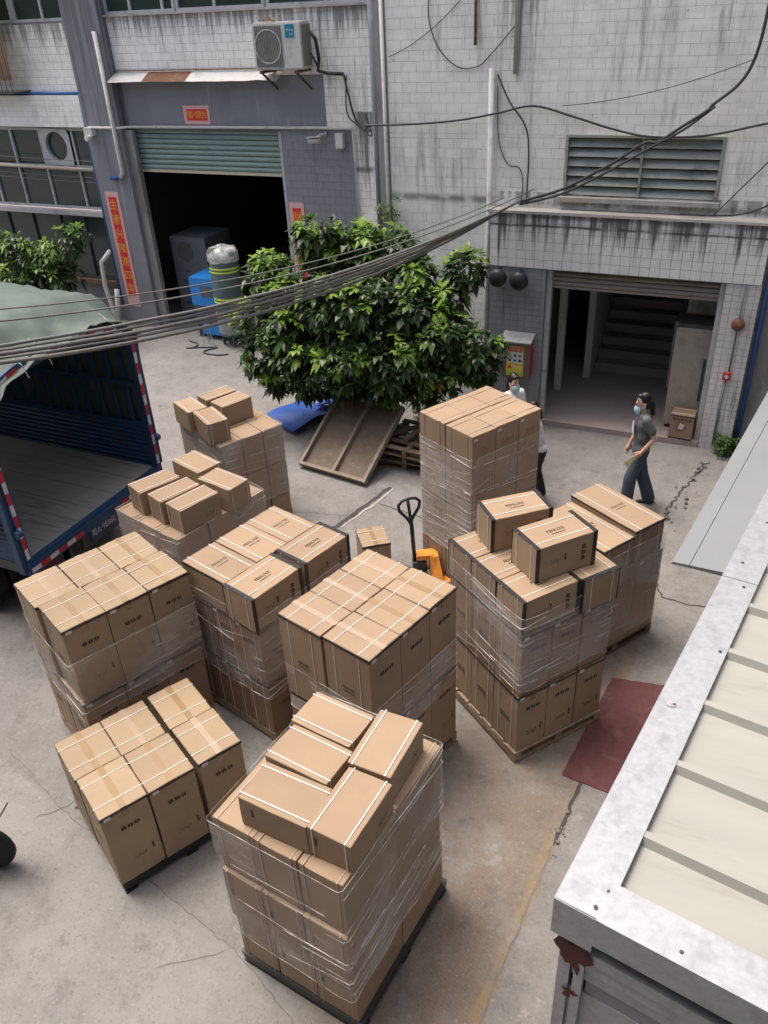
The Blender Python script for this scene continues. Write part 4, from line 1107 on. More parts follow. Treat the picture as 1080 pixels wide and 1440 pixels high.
def film(st, label, z0, z1, inset=0, u0=0, u1=None, v0=0, v1=None, folds=9, seed=0, top=None, sag=0.05):
    """stretch film: a closed wavy sleeve round the load with rope-like folds; tilt gives the ragged upper and lower hems"""
    u1 = st.w if u1 is None else u1; v1 = st.d if v1 is None else v1; g = .009
    c = thing('stretch_film', label, 'stretch film', st.at((u0 + u1) / 2, (v0 + v1) / 2, 0), st.t, 'stretch film round the pallet loads')
    hw, hd = (u1 - u0) / 2 + g, (v1 - v0) / 2 + g
    per = []
    nu, nv = 10, 9; cr = .02
    for i in range(nu): per.append((-hw + cr + (2 * hw - 2 * cr) * i / (nu - 1), -hd, 0, -1))
    for i in range(nv): per.append((hw, -hd + cr + (2 * hd - 2 * cr) * i / (nv - 1), 1, 0))
    for i in range(nu): per.append((hw - cr - (2 * hw - 2 * cr) * i / (nu - 1), hd, 0, 1))
    for i in range(nv): per.append((-hw, hd - cr - (2 * hd - 2 * cr) * i / (nv - 1), -1, 0))
    per.append(per[0])
    nz_ = 9; P = []
    for j in range(nz_ + 1):
        row = []
        for i, (x, y, nx, ny) in enumerate(per):
            k = i % (len(per) - 1)
            za = z0 + sag * noise.noise(Vector((k * .35, seed, 1))); zb = z1 + .35 * sag * noise.noise(Vector((k * .3, seed, 5)))
            z = za + (zb - za) * j / nz_; w_ = .004 * noise.noise(Vector((x * 9, y * 9, z * 14 + seed)))
            row.append((x + nx * w_, y + ny * w_, z))
        P.append(row)
    MB().grid(P).build('film_sleeve', 'film', c, True)
    for k in range(folds):
        rr_ = random.Random(seed * 31 + k); z = z0 + (z1 - z0) * rr_.random(); sl = rr_.uniform(-.16, .16)
        i0 = rr_.randrange(0, nu + nv) ; ln = rr_.randrange(6, 13); pts = []
        if k == 0: i0, ln, z, sl = 0, len(per), z0 + .01, 0
        if k == 1: i0, ln, z, sl = 0, len(per), z1 - .004, 0
        for q in range(ln):
            i = (i0 + q + len(per) - 1 - 9) % (len(per) - 1) if k > 1 else q % (len(per) - 1)
            x, y, nx, ny = per[i]
            zz = z + sl * (q / max(ln - 1, 1) - .5) + (.006 * noise.noise(Vector((q * .9, k, seed))))
            if k == 0: zz = z0 + sag * noise.noise(Vector((i * .35, seed, 1)))
            if k == 1: zz = z1 + .35 * sag * noise.noise(Vector((i * .3, seed, 5)))
            pts.append((x + nx * .004, y + ny * .004, min(max(zz, z0 - sag), z1)))
        MB().tube(pts, [(2.4 if k % 5 == 2 else 1) * (.0012 + .0035 * abs(noise.noise(Vector((q * .6, k * 3, seed))))) for q in range(len(pts))], 4, False).build('film_fold', 'film_fold', c, True)
    return c

# --- B: six tall cartons on a black pallet, no film
B = Stack((-3.968, 2.751), 61.8, 1.285, 1.03)
plastic_pallet(B, 'black plastic pallet under the six unwrapped tall cartons', 1.26, 1.0, .01, .01)
for i, (u, gp_) in enumerate(((.207, 0), (.622, 0), (1.075, 1))):
    for j, v in enumerate((.257, .772)):
        lab = 'tall yellow-tan carton of the unwrapped six, ' + ('beyond the gap' if gp_ else 'block of four')
        B.put(u - (.012 if v > .5 else 0), v, .14, (.408, .51, .86), 'tall', lab, 'unwrapped tall cartons by the slab joint', .5, m='card_yellow', pos=(i, 3, j, 2))
# --- C: two layers of six
C = Stack((-4.964, 3.679), 65.8, 1.26, 1.03)
wood_pallet(C, 'wooden pallet under the two-layer stack beside the truck tail')
for L in (0, 1):
    for i in range(3):
        for j in range(2):
            C.put(.21 + .421 * i + (.03 if (j == 0 and L) else 0), .257 + .515 * j, .14 + .861 * L, (.415, .51, .86), 'tall',
                  ('upper carton' if L else 'lower carton') + ' of the two-layer stack beside the truck tail', 'two-layer stack beside the truck tail, ' + ('upper' if L else 'lower') + ' layer', .5, m='card_yellow' if L else 'card_tan', z_label=bool(L), pos=(i, 3, j, 2))
film(C, 'loose clear film round the two-layer stack beside the truck tail', .80, 1.50, seed=3, folds=12, u1=1.29)
# --- D: three layers, lettered lying cartons on top
D = Stack((-3.618, 4.704), 74.7, 1.304, 1.016)
wood_pallet(D, 'wooden pallet under the three-layer stack with lettered lids')
for L in (0, 1):
    for i in range(3):
        for j in range(3):
            if i == 1 and j == 1: continue
            D.put(.217 + .434 * i, .17 + .338 * j, .14 + .675 * L, (.43, .335, .66), 'tall', ('middle-layer' if L else 'bottom-layer') + ' carton of the stack with lettered lids', 'three-layer stack, ' + ('middle' if L else 'bottom') + ' layer', .5, m='card_brown', icon='-x', z_label=False, pos=(i, 3, j, 3))
for i in range(3): D.put(.205 + .412 * i, .70, 1.49, (.405, .62, .38), 'cross', 'lettered carton strapped across, row of three lettered lids', 'lettered lids in a row of three', .5, pos=(i, 3, 2, 3))
D.put(.29, .19, 1.49, (.64, .395, .38), 'lying', 'black-ended lettered carton overhanging the front corner of the three-layer stack', 'black-ended cartons', .5)
D.put(.965, .185, 1.49, (.635, .395, .38), 'lying', 'black-ended lettered carton at the back corner of the three-layer stack', 'black-ended cartons', .5)
film(D, 'clear film round the middle of the three-layer stack with lettered lids', .62, 1.62, seed=5, folds=11, sag=.06)
# --- E: two layers, centre
E_ = Stack((-2.262, 4.27), 74.5, 1.202, 1.028)
wood_pallet(E_, 'wooden pallet under the strapped two-layer stack in the middle')
for L in (0, 1):
    for i in range(3):
        for j in range(2):
            E_.put(.20 + .40 * i + (.0 if j == 0 else -.012), .257 + .515 * j, .14 + .906 * L, (.395, .508, .905), 'tall', ('upper tall carton' if L else 'lower tall carton') + ' of the strapped middle stack', 'middle two-layer stack, ' + ('upper' if L else 'lower') + ' layer', .5, z_label=not L, pos=(i, 3, j, 2))
film(E_, 'clear film round the lower half of the middle two-layer stack', .86, 1.38, seed=8, folds=10)
# --- F: three layers and two loose black-ended cartons
Fs = Stack((-1.318, 5.371), 53.6, 1.053, 1.147)
wood_pallet(Fs, 'wooden pallet under the tall film-wrapped stack beside the maroon carpet', 1.08, 1.17, 'wood', -.015, -.015)
for L in (0, 1):
    for i in range(3):
        for j in range(3):
            if i == 1 and j == 1: continue
            Fs.put(.1755 + .351 * i, .19 + .382 * j, .14 + .735 * L, (.346, .378, .72), 'tall', ('middle-layer' if L else 'bottom-layer') + ' carton of the stack beside the maroon carpet', 'stack beside the maroon carpet, ' + ('middle' if L else 'bottom') + ' layer', .5, m='card_brown' if L else 'card_tan', pos=(i, 3, j, 3))
for j in range(3): Fs.put(.315, .20 + .385 * j, 1.612, (.64, .38, .355), 'lying', 'black-ended carton, top row of three beside the maroon carpet', 'top row of black-ended cartons', .5, pos=(0, 1, j, 3))
Fs.put(.855, .27, 1.612, (.40, .62, .355), 'lying', 'black-ended carton turned sideways on the stack beside the maroon carpet', 'black-ended cartons', 1.5, printed=False)
Fs.put(.855, .85, 1.612, (.40, .52, .355), 'lying', 'black-ended carton behind the sideways one, stack beside the maroon carpet', 'black-ended cartons', 1, printed=False)
carton((.62, .35, .36), (-1.70, 6.33, 1.968), R(41), 'lying', 'loose black-ended carton lying on top, behind its twin, with the lettered lid', 'loose black-ended cartons', cat='carton')
carton((.64, .38, .36), (-1.245, 6.045, 1.968), R(49), 'lying', 'loose black-ended carton on top of the stack, on the maroon carpet side', 'loose black-ended cartons')
film(Fs, 'glossy clear film round the stack beside the maroon carpet', .95, 1.80, seed=11, folds=16, sag=.08)
# --- G: tall pair behind F
G = Stack((-1.05, 6.78), 58, 1.2, .95)
wood_pallet(G, 'dark wooden pallet under the large cartons by the broken slab', 1.2, .95, 'wood_old')
for i in range(3):
    for j in range(2): G.put(.2 + .4 * i, .235 + .475 * j, .14, (.395, .468, 1.045), 'plain', 'tall wrapped carton in the lower layer by the broken slab', 'large cartons by the broken slab, lower layer', .4, pos=(i, 3, j, 2), sm='strap_dull')
G.put(.93, .47, 1.187, (.45, .94, .41), 'cross', 'long lettered carton on top of the large cartons by the broken slab', 'long cartons by the broken slab', .8)
G.put(.46, .455, 1.187, (.45, .90, .35), 'cross', 'shorter long carton beside the lettered one by the broken slab', 'long cartons by the broken slab', .8)
film(G, 'hazy film round the large cartons by the broken slab', .25, 1.42, seed=14, folds=8)
# --- H: tall wrapped tower
H = Stack((-2.565, 7.635), 62, 1.10, .905)
wood_pallet(H, 'wooden pallet under the tall wrapped tower at the pallet jack', 1.10, .905, 'wood_old')
for L in (0, 1):
    for i in range(3):
        for j in range(2): H.put(.183 + .366 * i, .226 + .452 * j + (.0 if j else -.01), .14 + 1.056 * L, (.362, .447, 1.05), 'plain', ('upper' if L else 'lower') + ' carton of the tower at the pallet jack', 'tall wrapped tower, ' + ('upper' if L else 'lower') + ' half', .4, pos=(i, 3, j, 2), sm='strap_dull')
film(H, 'densely creased film round the tall wrapped tower at the pallet jack', .55, 1.95, seed=17, folds=26)
# --- I1 / I2: low loads by the truck with loose small cartons
I1 = Stack((-5.08, 5.50), 75.3, 1.26, 1.08)
wood_pallet(I1, 'wooden pallet under the film-wrapped load at the truck tail')
for L in range(3):
    for i in range(3):
        for j in range(3):
            if i == 1 and j == 1 and L < 2: continue
            I1.put(.21 + .42 * i, .18 + .36 * j, .14 + .503 * L, (.415, .355, .50), 'small', ('bottom', 'middle', 'top')[L] + '-layer carton of the load at the truck tail', 'load at the truck tail, ' + ('bottom', 'middle', 'top')[L] + ' layer', .6, printed=False, pos=(i, 3, j, 3), sm='strap_dull')
for i, (x, y, l_, w_, a, lab) in enumerate(((-5.75, 6.06, .50, .30, 66, 'loose small carton at the outer corner of the load at the truck tail'),
        (-5.42, 5.98, .50, .28, 69, 'loose small carton, second in the row on the load at the truck tail'), (-5.12, 5.90, .50, .28, 71, 'loose small carton tied with film on the load at the truck tail'),
        (-5.56, 6.60, .33, .50, 72, 'loose small carton lying crosswise at the back of the load at the truck tail'), (-5.03, 6.36, .31, .50, 77, 'loose small carton lying crosswise at the inner corner, load at the truck tail'))):
    carton((l_, w_, .29), (x, y, 1.65), R(a), 'small', lab, 'loose small cartons at the truck tail', printed=(i == 2))
film(I1, 'streaky film round the load at the truck tail', .45, 1.66, seed=20, folds=16)
I2_ = Stack((-6.03, 7.68), 64, .97, 1.16)
wood_pallet(I2_, 'wooden pallet under the far load beside the truck post')
for L in range(3):
    for i in range(3):
        for j in range(3):
            if i == 1 and j == 1 and L < 2: continue
            h_ = (.27, .53, .55)[L]; z_ = (.14, .413, .946)[L]
            I2_.put(.162 + .3235 * i, .194 + .387 * j, z_, (.319, .382, h_), 'small', ('bottom', 'middle', 'top')[L] + '-layer carton of the far load beside the truck post', 'far load beside the truck post, ' + ('bottom', 'middle', 'top')[L] + ' layer', .8, printed=False, pos=(i, 3, j, 3), sm='strap_dull')
for (x, y, l_, w_, a, lab) in ((-6.77, 8.13, .29, .47, 62, 'loose small carton at the truck side of the far load'), (-6.30, 7.93, .30, .50, 58, 'loose small carton jutting over the front corner of the far load'),
        (-6.64, 8.58, .48, .27, 66, 'loose small carton at the back of the far load'), (-6.33, 8.47, .48, .30, 68, 'loose small carton at the tree side of the far load')):
    carton((l_, w_, .30), (x, y, 1.50), R(a), 'small', lab, 'loose small cartons on the far load', printed=False)
film(I2_, 'tight film round the far load beside the truck post', .45, 1.50, seed=23, folds=12)
# --- A: tall front stack on the black plastic pallet
A = Stack((-1.645, 2.550), 82.9, 1.293, 1.075)
plastic_pallet(A, 'black plastic pallet under the tall front stack', 1.33, 1.11, -.01, -.02)
for L in range(3):
    for i in range(2):
        for j in range(3):
            A.put(.323 + .647 * i + (-.03 if L == 1 else 0), .179 + .3585 * j, .14 + .547 * L, (.642, .353, .543), 'small', ('bottom', 'middle', 'top')[L] + '-layer carton of the tall film-wrapped front stack', 'tall front stack, ' + ('bottom', 'middle', 'top')[L] + ' layer', .5, printed=(L < 2), pos=(i, 2, j, 3), sm='strap_dull')
for (x, y, l_, w_, a, lab) in ((-2.21, 3.55, .33, .51, 82, 'loose plain carton at the building end of the row of three, tall front stack'), (-2.21, 3.205, .33, .52, 82, 'loose plain carton in the middle of the row of three, tall front stack'),
        (-2.20, 2.855, .33, .53, 86, 'loose plain carton at the open end of the row of three, tall front stack'), (-1.765, 3.49, .53, .33, 88, 'loose plain carton lying lengthwise at the building end of the tall front stack'), (-1.765, 2.93, .53, .33, 85, 'loose plain carton over the open corner of the tall front stack')):
    carton((l_, w_, .27), (x, y, 1.782), R(a), 'small', lab, 'loose plain cartons on the tall front stack')
film(A, 'wrinkled clear film sleeve round the tall front stack', .50, 1.79, seed=26, folds=26, u0=-.035, sag=.1)
# --- lone carton by the jack
carton((.36, .42, .62), (-3.87, 7.66, 0), R(38), 'tall', 'single carton standing alone on the concrete beside the pallet jack', 'single cartons', printed=False)
# --- printed carton in the doorway
dc = carton((.36, .31, .42), (-.71, 12.76, .103), R(-3), 'plain', 'brown printed carton with a round mark standing in the stair doorway', 'single cartons', m='card_brown', printed=False)
MB().lathe([(0, -.1585), (.075, -.158), (.085, -.1575)], (-.01, 0, .22), 20, 'Y').build('round_mark', 'ink_faint', dc)
MB().box((.0, -.162, .23), (.075, .002, .10), mtx=Matrix.Rotation(R(15), 3, 'Y')).build('note', 'strap_white', dc)
for k in range(5): MB().box((-.12 + .06 * k, -.159, .345), (.035, .002, .03)).build('print_mark', 'ink', dc)
MB().box((0, -.1575, .405), (.362, .003, .02)).build('edge_band', 'black_film', dc); MB().box((0, -.1575, .012), (.362, .003, .02)).build('edge_band', 'black_film', dc)

# ------------------------------------------------------------------ truck
TX, TY0, TY1, TF = -7.0, 5.12, 7.59, 1.10
tr = thing('cargo_truck', 'blue open-backed cargo truck with red and white reflective tape', 'truck', (-9.2, 6.355, 0))
n0 = len(COL.objects); TL = -11.4
for k in range(6):
    y0 = TY0 + .06 + k * (TY1 - TY0 - .12) / 6; MB().bb(TL, TX - .08, y0, y0 + (TY1 - TY0 - .12) / 6 - .006, TF - .03, TF).build('floor_plank', 'bed_floor', tr)
MB().bb(TL, TX - .05, TY0, TY1, TF - .16, TF - .032).build('bed_frame', 'dark_steel', tr)
MB().bb(TX - .078, TX, TY0, TY1, TF - .17, TF + .004).build('rear_sill', 'blue_paint', tr)
MB().bb(TX + .001, TX + .02, TY0 + .05, TY1 - .05, TF - .05, TF - .015).build('sill_lip', 'blue_paint', tr)
for k in range(17):
    y0 = TY0 + .03 + k * .143
    if 6 <= k <= 10: continue
    MB().bb(TX + .0005, TX + .003, y0, y0 + .138, TF - .145, TF - .085).build('reflective_tape', 'tape_red' if k % 2 else 'tape_pale', tr)
for Y, sgn in ((TY0, 1), (TY1 - .08, -1)):
    MB().bb(TX - .09, TX - .001, Y, Y + .08, TF + .005, 2.86).build('rear_post', 'blue_paint', tr)
    for k in range(12):
        z = TF + .05 + k * .145
        MB().bb(TX - .0005, TX + .002, Y + .012, Y + .062, z, z + .138).build('reflective_tape', 'tape_red' if k % 2 else 'tape_pale', tr)
    MB().lathe([(.0, -.03), (.05, -.03), (.05, .03), (0, .03)], (TX + .012, Y + .09 if sgn < 0 else Y - .01, TF + .42), 10, 'Y').build('hinge', 'blue_paint', tr)
MB().bb(TX - .11, TX - .02, TY1 + .004, TY1 + .06, TF + .02, 2.80).build('gate_edge', 'blue_paint', tr)
MB().bb(TX - .11, TX - .02, TY0 - .06, TY0 - .004, TF - .12, 2.80).build('gate_edge', 'blue_paint', tr)
for Y in (TY0, TY1 - .045):
    sb_ = MB(); n = 9; P = []
    for k in range(n * 4 + 1):
        z = TF - .03 + .61 * k / (n * 4); o_ = .014 * (1 if (k // 2) % 2 else 0); P.append([(TX - .092, Y + .012 + o_, z), (TL, Y + .012 + o_, z)])
    sb_.grid(P); sb_.grid([[(x, y + .02, z) for x, y, z in r_] for r_ in P]); sb_.build('side_board', 'blue_paint', tr)
    for z in (1.70, 2.28, 2.82): MB().bb(TL, TX - .092, Y + .005, Y + .045, z - .03, z + .03).build('side_rail', 'blue_paint', tr)
    k = 0; x = TX - .30
    while x > TL:
        MB().bb(x - .03, x + .03, Y + .012, Y + .038, 1.731, 2.249).build('side_slat', 'blue_paint', tr)
        MB().bb(x - .03, x + .03, Y + .012, Y + .038, 2.311, 2.789).build('side_slat', 'blue_paint', tr)
        x -= .24
MB().bb(TL - .05, TL, TY0, TY1, TF, 2.86).build('front_board', 'blue_paint', tr)
def arch(x, Y, dz=0): return 2.87 + dz + .38 * (1 - ((Y - 6.355) / 1.235) ** 4)
for x in (TX - .05, -8.1, -9.2, -10.3, TL):
    MB().tube([(x, TY0 + .02 + (TY1 - TY0 - .04) * k / 12, arch(x, TY0 + .02 + (TY1 - TY0 - .04) * k / 12)) for k in range(13)], .03, 6).build('roof_bow', 'blue_paint', tr)
hd = MB(); P = []
for k in range(13):
    y = TY0 + (TY1 - TY0) * k / 12; z = arch(TX, y); P.append([(TX - .0, y, z - .075), (TX - .0, y, z + .045)])
MB().grid(P).build('rear_header', 'blue_paint', tr)
for k in range(16):
    if k in (4, 5, 6, 9): continue
    y0, y1 = TY0 + .03 + k * .151, TY0 + .03 + k * .151 + .145
    MB().grid([[(TX + .004, y0, arch(TX, y0) - .05), (TX + .004, y0, arch(TX, y0) + .02)], [(TX + .004, y1, arch(TX, y1) - .05), (TX + .004, y1, arch(TX, y1) + .02)]]).build('reflective_tape', 'tape_red' if k % 2 else 'tape_pale', tr)
lp = MB().bb(TX - .06, TX - .045, 6.13, 6.63, .76, .92).build('licence_plate', 'plaque_blue', tr)
o = link('lettering', text_mesh('粤A·9E86E', .118, 'strap_white'), lp, (TX - .0435, 6.38, .84)); o.rotation_euler = (R(90), 0, R(90)); o.scale = (.86, 1, 1)
MB().bb(TX - .50, TX - .40, TY0 + .2, TY1 - .2, .50, .62).build('rear_bumper', 'dark_steel', tr)
MB().bb(TX - .12, TX - .06, 6.0, 6.76, .70, .93).build('plate_holder', 'dark_steel', tr)
for Y in (TY0 + .35, TY1 - .35): MB().box((TX - .08, Y, .84), (.06, .30, .11)).build('tail_lamp', 'primer_red', tr)
MB().bb(TX - .5, TX - .1, 5.55, 5.85, .6, .9).build('tool_box', 'blue_paint', tr)
for Y in (5.75, 6.95): MB().bb(-12.6, TX - .1, Y - .05, Y + .05, .72, .93).build('chassis_rail', 'dark_steel', tr)
for x in (-8.3, -12.4):
    for Y in ((5.32, 5.60, 7.10, 7.38) if x > -9 else (5.36, 7.36)):
        wh = MB().lathe([(.24, -.12), (.40, -.12), (.44, -.08), (.44, .08), (.40, .12), (.24, .12)], (x, Y, .44), 22, 'Y').build('tyre', 'black_rubber', tr, False)
        MB().lathe([(0, -.07), (.12, -.08), (.24, -.05), (.24, .06), (0, .05)], (x, Y, .44), 18, 'Y').build('rim', 'steel', wh)
cabm = MB(); cabm.prism([(-13.45, 5.2), (-11.6, 5.2), (-11.6, 7.5), (-13.45, 7.5)], .6, 1.6); cabm.prism([(-13.25, 5.27), (-11.62, 5.27), (-11.62, 7.43), (-13.25, 7.43)], 1.6, 2.45); cabm.build('cab', 'blue_paint', tr)
MB().bb(-13.27, -13.252, 5.4, 7.3, 1.66, 2.3).build('windscreen', 'window_glass', tr)
for Y in (5.262, 7.432): MB().bb(-13.0, -12.1, Y, Y + .006, 1.66, 2.25).build('door_window', 'window_glass', tr)
under(tr, n0)
# green tarpaulin, its rear hem hanging over the header
tp = MB(); P = []; nx, ny = 50, 56; X0, X1 = -6.93, -11.5
for i in range(nx + 1):
    row = []; t = i / nx
    x = X0 + (X1 - X0) * t ** 1.5
    rise = min(1, max(0, (X0 - x) / .62)); rise = rise * rise * (3 - 2 * rise)
    for j in range(ny + 1):
        q = j / ny                       # 0..0.26 near side, 0.26..0.74 top, 0.74..1 far side
        a = min(max((q - .5) / .24, -1), 1); dr_ = max(0, abs(q - .5) - .24) / .26
        y = 6.355 + a * 1.275 + (.05 * dr_ ** .5) * (1 if q > .5 else -1)
        crown = 3.47 + .16 * (1 - a * a) - .05 * abs(a) ** 8; hemz = 2.93 + .39 * (1 - a ** 4) + .03 - .13 * min(1, max(0, .35 - a))
        z = hemz + (crown - hemz) * rise
        z -= dr_ * (z - 1.5) * min(1, max(0, (X0 - x - .06) / .22))
        fl = noise.noise(Vector((y * 2.6, x * .9, 3))) * .06 + noise.noise(Vector((y * 7 + x * 3.5, x * 1.3, 8))) * .06 - abs(noise.noise(Vector((y * 4 - x * 3, x * 2, 1)))) * .09
        sl_ = .5 + 1.3 * (1 - rise) * rise * 2 + .2
        xx = x + .05 * noise.noise(Vector((y * 3.3, 2, 2))) * (1 - rise)
        yy = y + (.05 * noise.noise(Vector((x * 4, z * 1.2, 5))) * (1 if q > .5 else -1) * min(1, dr_ * 3) if dr_ else 0)
        yy = max(yy, 7.62) if (dr_ > .05 and q > .5) else (min(yy, 5.09) if (dr_ > .05 and q < .5) else yy)
        row.append((xx, yy, z + (fl * sl_ if dr_ < .02 else 0)))
    P.append(row)
tpb = Vector((-9.2, 6.355, 2.9)); P = [[(p[0] - tpb.x, p[1] - tpb.y, p[2] - tpb.z) for p in r_] for r_ in P]
to = thing('tarpaulin', 'faded green canvas tarpaulin tied over the truck roof', 'tarpaulin', tpb)
MB().grid(P).build('canvas', 'tarp_green', to, True)
hem = [Vector(p) + Vector((.006, 0, -.004)) for p in P[0][14:43]]
MB().tube(hem, .008, 5).build('hem_rope', 'cable_grey', to, True)
for y in (5.75, 6.1, 7.2): 
    a = Vector((-6.9, y, arch(0, y) + .06)) - tpb; MB().tube([a + Vector((-.2, 0, .12)), a, a + Vector((.02, .03, -.16))], .006, 4).build('tie_rope', 'strap_white', to)

# ------------------------------------------------------------------ tank, compressor, machine at the factory door
tk = thing('air_tank', 'dark green upright air tank with lime tape bands and plastic on top', 'tank', (-10.35, 14.35, 0))
MB().lathe([(.0, .22), (.26, .22), (.31, .30), (.31, .72)], (0, 0, 0), 28).build('tank_base', 'tank_green', tk, True)
MB().lathe([(.312, .30), (.315, .34), (.315, .70), (.312, .72)], (0, 0, 0), 28).build('lower_shell', 'tank_pale', tk, True)
MB().lathe([(.31, .72), (.31, 1.92), (.29, 1.98), (.2, 2.03), (0, 2.04)], (0, 0, 0), 28).build('shell', 'tank_green', tk, True)
for z in (1.62, 1.69, 1.05, .98, .72): MB().lathe([(.314, z), (.317, z + .003), (.317, z + .034), (.314, z + .037)], (0, 0, 0), 28).build('tape_band', 'tape_lime', tk, True)
for k in range(4):
    a = k * PI / 2 + .5; MB().bar((.24 * math.cos(a), .24 * math.sin(a), 0), (.24 * math.cos(a), .24 * math.sin(a), .27), .06, .03).build('leg', 'tank_green', tk)
P = []
for i in range(7):
    row = []
    for j in range(25):
        a = 2 * PI * j / 24; r_ = (0, .10, .2, .28, .325, .33, .33)[i]; z = (2.14, 2.13, 2.10, 2.07, 2.0, 1.9, 1.83)[i]
        row.append((r_ * math.cos(a), r_ * math.sin(a), z + .05 * noise.noise(Vector((math.cos(a) * 2.6, math.sin(a) * 2.6, i * .8))) + .025 * noise.noise(Vector((math.cos(a) * 7, math.sin(a) * 7, i)))))
    P.append(row)
MB().grid(P).build('plastic_cover', 'film_fold', tk, True)
cp = thing('compressor', 'bright blue compressor box beside the dark green tank', 'machine', (-11.0, 14.75, 0))
MB().bb(-.42, .40, -.3, .45, .75, 1.36).build('hood', 'bright_blue', cp); MB().bb(-.40, .38, -.28, .43, .30, .748).build('body', 'machine_pale', cp); MB().bb(-.2, .45, -.36, -.29, .12, .34).build('skid', 'bright_blue', cp)
for x in (-.36, .34): MB().bb(x - .04, x + .04, -.26, .40, 0, .298).build('leg', 'dark_steel', cp)
MB().bb(-.15, .15, -.31, -.302, .95, 1.2).build('control_panel', 'machine_pale', cp)
mc = thing('grey_machine', 'pale grey machine cabinet with a dark hole inside the factory door', 'machine', (-12.0, 15.9, 0))
MB().bb(-.5, .45, -.5, .5, .0, 1.95).build('casing', 'machine_pale', mc); MB().lathe([(0, -.503), (.19, -.506), (.22, -.502)], (-.12, 0, 1.62), 18, 'Y').build('opening', 'interior_dark', mc)
for k in range(4): MB().bb(-.3 + .1 * (k % 2), -.2 + .12 * (k % 2), -.506, -.501, .4 + .25 * k, .46 + .25 * k).build('mark', 'plaque_blue', mc)
pts = [(-11.5, 14.2, .02)]
for k in range(40):
    t = k / 39; pts.append((-11.4 + 1.1 * t + .18 * math.sin(t * 14), 13.95 - .25 * t + .16 * math.cos(t * 11), .018))
pipe('air_hose', 'black hose curled on the ground before the green tank', pts, .016, 'cable_black', 'hose', 6)
ls = thing('wire_stand', 'thin wire stand before the blue compressor', 'stand', (-10.85, 14.05, 0))
for k in range(3):
    a = k * 2.1; MB().tube([(.14 * math.cos(a), .14 * math.sin(a), 0), (.03 * math.cos(a), .03 * math.sin(a), .62)], .008, 5).build('leg', 'steel', ls)
MB().lathe([(.03, .60), (.04, .62), (.03, .64)], (0, 0, 0), 10).build('ring', 'steel', ls)

# ------------------------------------------------------------------ leaning tray, pallets, blue sheets under the tree
ty = thing('wooden_tray', 'large old wooden tray with a middle rib leaning by the tree', 'tray', (-5.58, 9.78, .02), R(-9))
m_ = Matrix.Rotation(R(33), 3, 'X'); TW, TH = 1.28, 1.42
def lean(x, y, z): return m_ @ Vector((x, y, z))
def leanbox(c, d): return MB().box(lean(*c), d, mtx=m_)
leanbox((0, TH / 2, .012), (TW, TH, .02)).build('panel', 'plywood_old', ty)
for x in (-TW / 2 + .025, .02, TW / 2 - .025): leanbox((x, TH / 2, .06), (.05, TH - .10, .075)).build('rib' if abs(x) < .1 else 'side_rail', 'wood_grey', ty)
for y in (.025, TH - .025): leanbox((0, y, .061), (TW + .02, .05, .08)).build('end_rail', 'wood_grey', ty)
for x in (-.45, .45): MB().bar((x, TH * math.cos(R(33)) - .12, 0), (x, TH * math.cos(R(33)) - .04, TH * math.sin(R(33)) - .06), .05, .05).build('prop', 'wood_old', ty)
for i in range(3):
    st_ = Stack((-5.10 + .03 * i, 10.32 - .02 * i), 4 - 5 * i, 1.05, 1.0)
    p = thing('old_pallet', ('weathered wooden pallet at the bottom of the pile behind the tower', 'weathered wooden pallet in the middle of the pile behind the tower', 'weathered wooden pallet on top of the pile behind the tower')[i], 'pallet', st_.at(.5, .5, .142 * i), st_.t, 'weathered pallets under the tree')
    for k in range(5): MB().box((0, -.45 + .225 * k, .128), (1.05, .10, .02)).build('deck_board', 'wood_old', p)
    for x in (-.48, 0, .48): MB().box((x, 0, .07), (.07, 1.0, .094)).build('stringer', 'wood_old', p)
    for y in (-.45, 0, .45): MB().box((0, y, .0115), (1.05, .09, .02)).build('bottom_board', 'wood_old', p)
pb = MB().bar((-.45, -.4, .03), (.35, .45, .06), .09, .04).build('loose_plank', 'wood_old'); pb.location = (-4.62, 10.85, .43); tag(pb, 'loose grey plank lying askew across the weathered pallet pile', 'plank')
pb = MB().bar((-.25, -.45, .03), (.05, .45, .10), .08, .04).build('loose_plank', 'wood_old'); pb.location = (-4.35, 10.9, .47); tag(pb, 'short loose plank propped on the weathered pallet pile beside the tower', 'plank')
def sheet(c4_, z, label, seed, lift=.1):
    P = []
    for i in range(15):
        row = []
        for j in range(15):
            a = Vector(c4_[0]).lerp(Vector(c4_[1]), j / 14); b = Vector(c4_[3]).lerp(Vector(c4_[2]), j / 14); p = a.lerp(b, i / 14)
            row.append((p.x, p.y, z + lift * (.5 + .9 * noise.noise(Vector((p.x * 1.9, p.y * 1.9, seed))))))
        P.append(row)
    c = sum((Vector(p) for p in c4_), Vector((0, 0))) / 4
    mb = MB().grid([[(x - c.x, y - c.y, zz) for x, y, zz in r_] for r_ in P])
    mb.grid([[(x - c.x, y - c.y, zz - .02) for x, y, zz in reversed(r_)] for r_ in P])
    o = mb.build('blue_sheet', 'blue_sheet', None, True); o.location = (c.x, c.y, 0); return tag(o, label, 'sheet')
sheet([(-7.6, 11.15), (-6.85, 10.75), (-6.45, 11.8), (-7.4, 12.0)], .10, 'blue plastic sheet sagging on the ground left of the wooden tray', 2, .09)
sheet([(-6.85, 11.55), (-6.2, 11.6), (-6.25, 12.4), (-7.0, 12.3)], .12, 'blue plastic sheet behind the wooden tray under the tree', 4, .22)
sheet([(-6.1, 11.75), (-5.6, 11.8), (-5.55, 12.5), (-6.15, 12.5)], .18, 'small folded blue sheet right of the trunk under the tree', 6, .2)

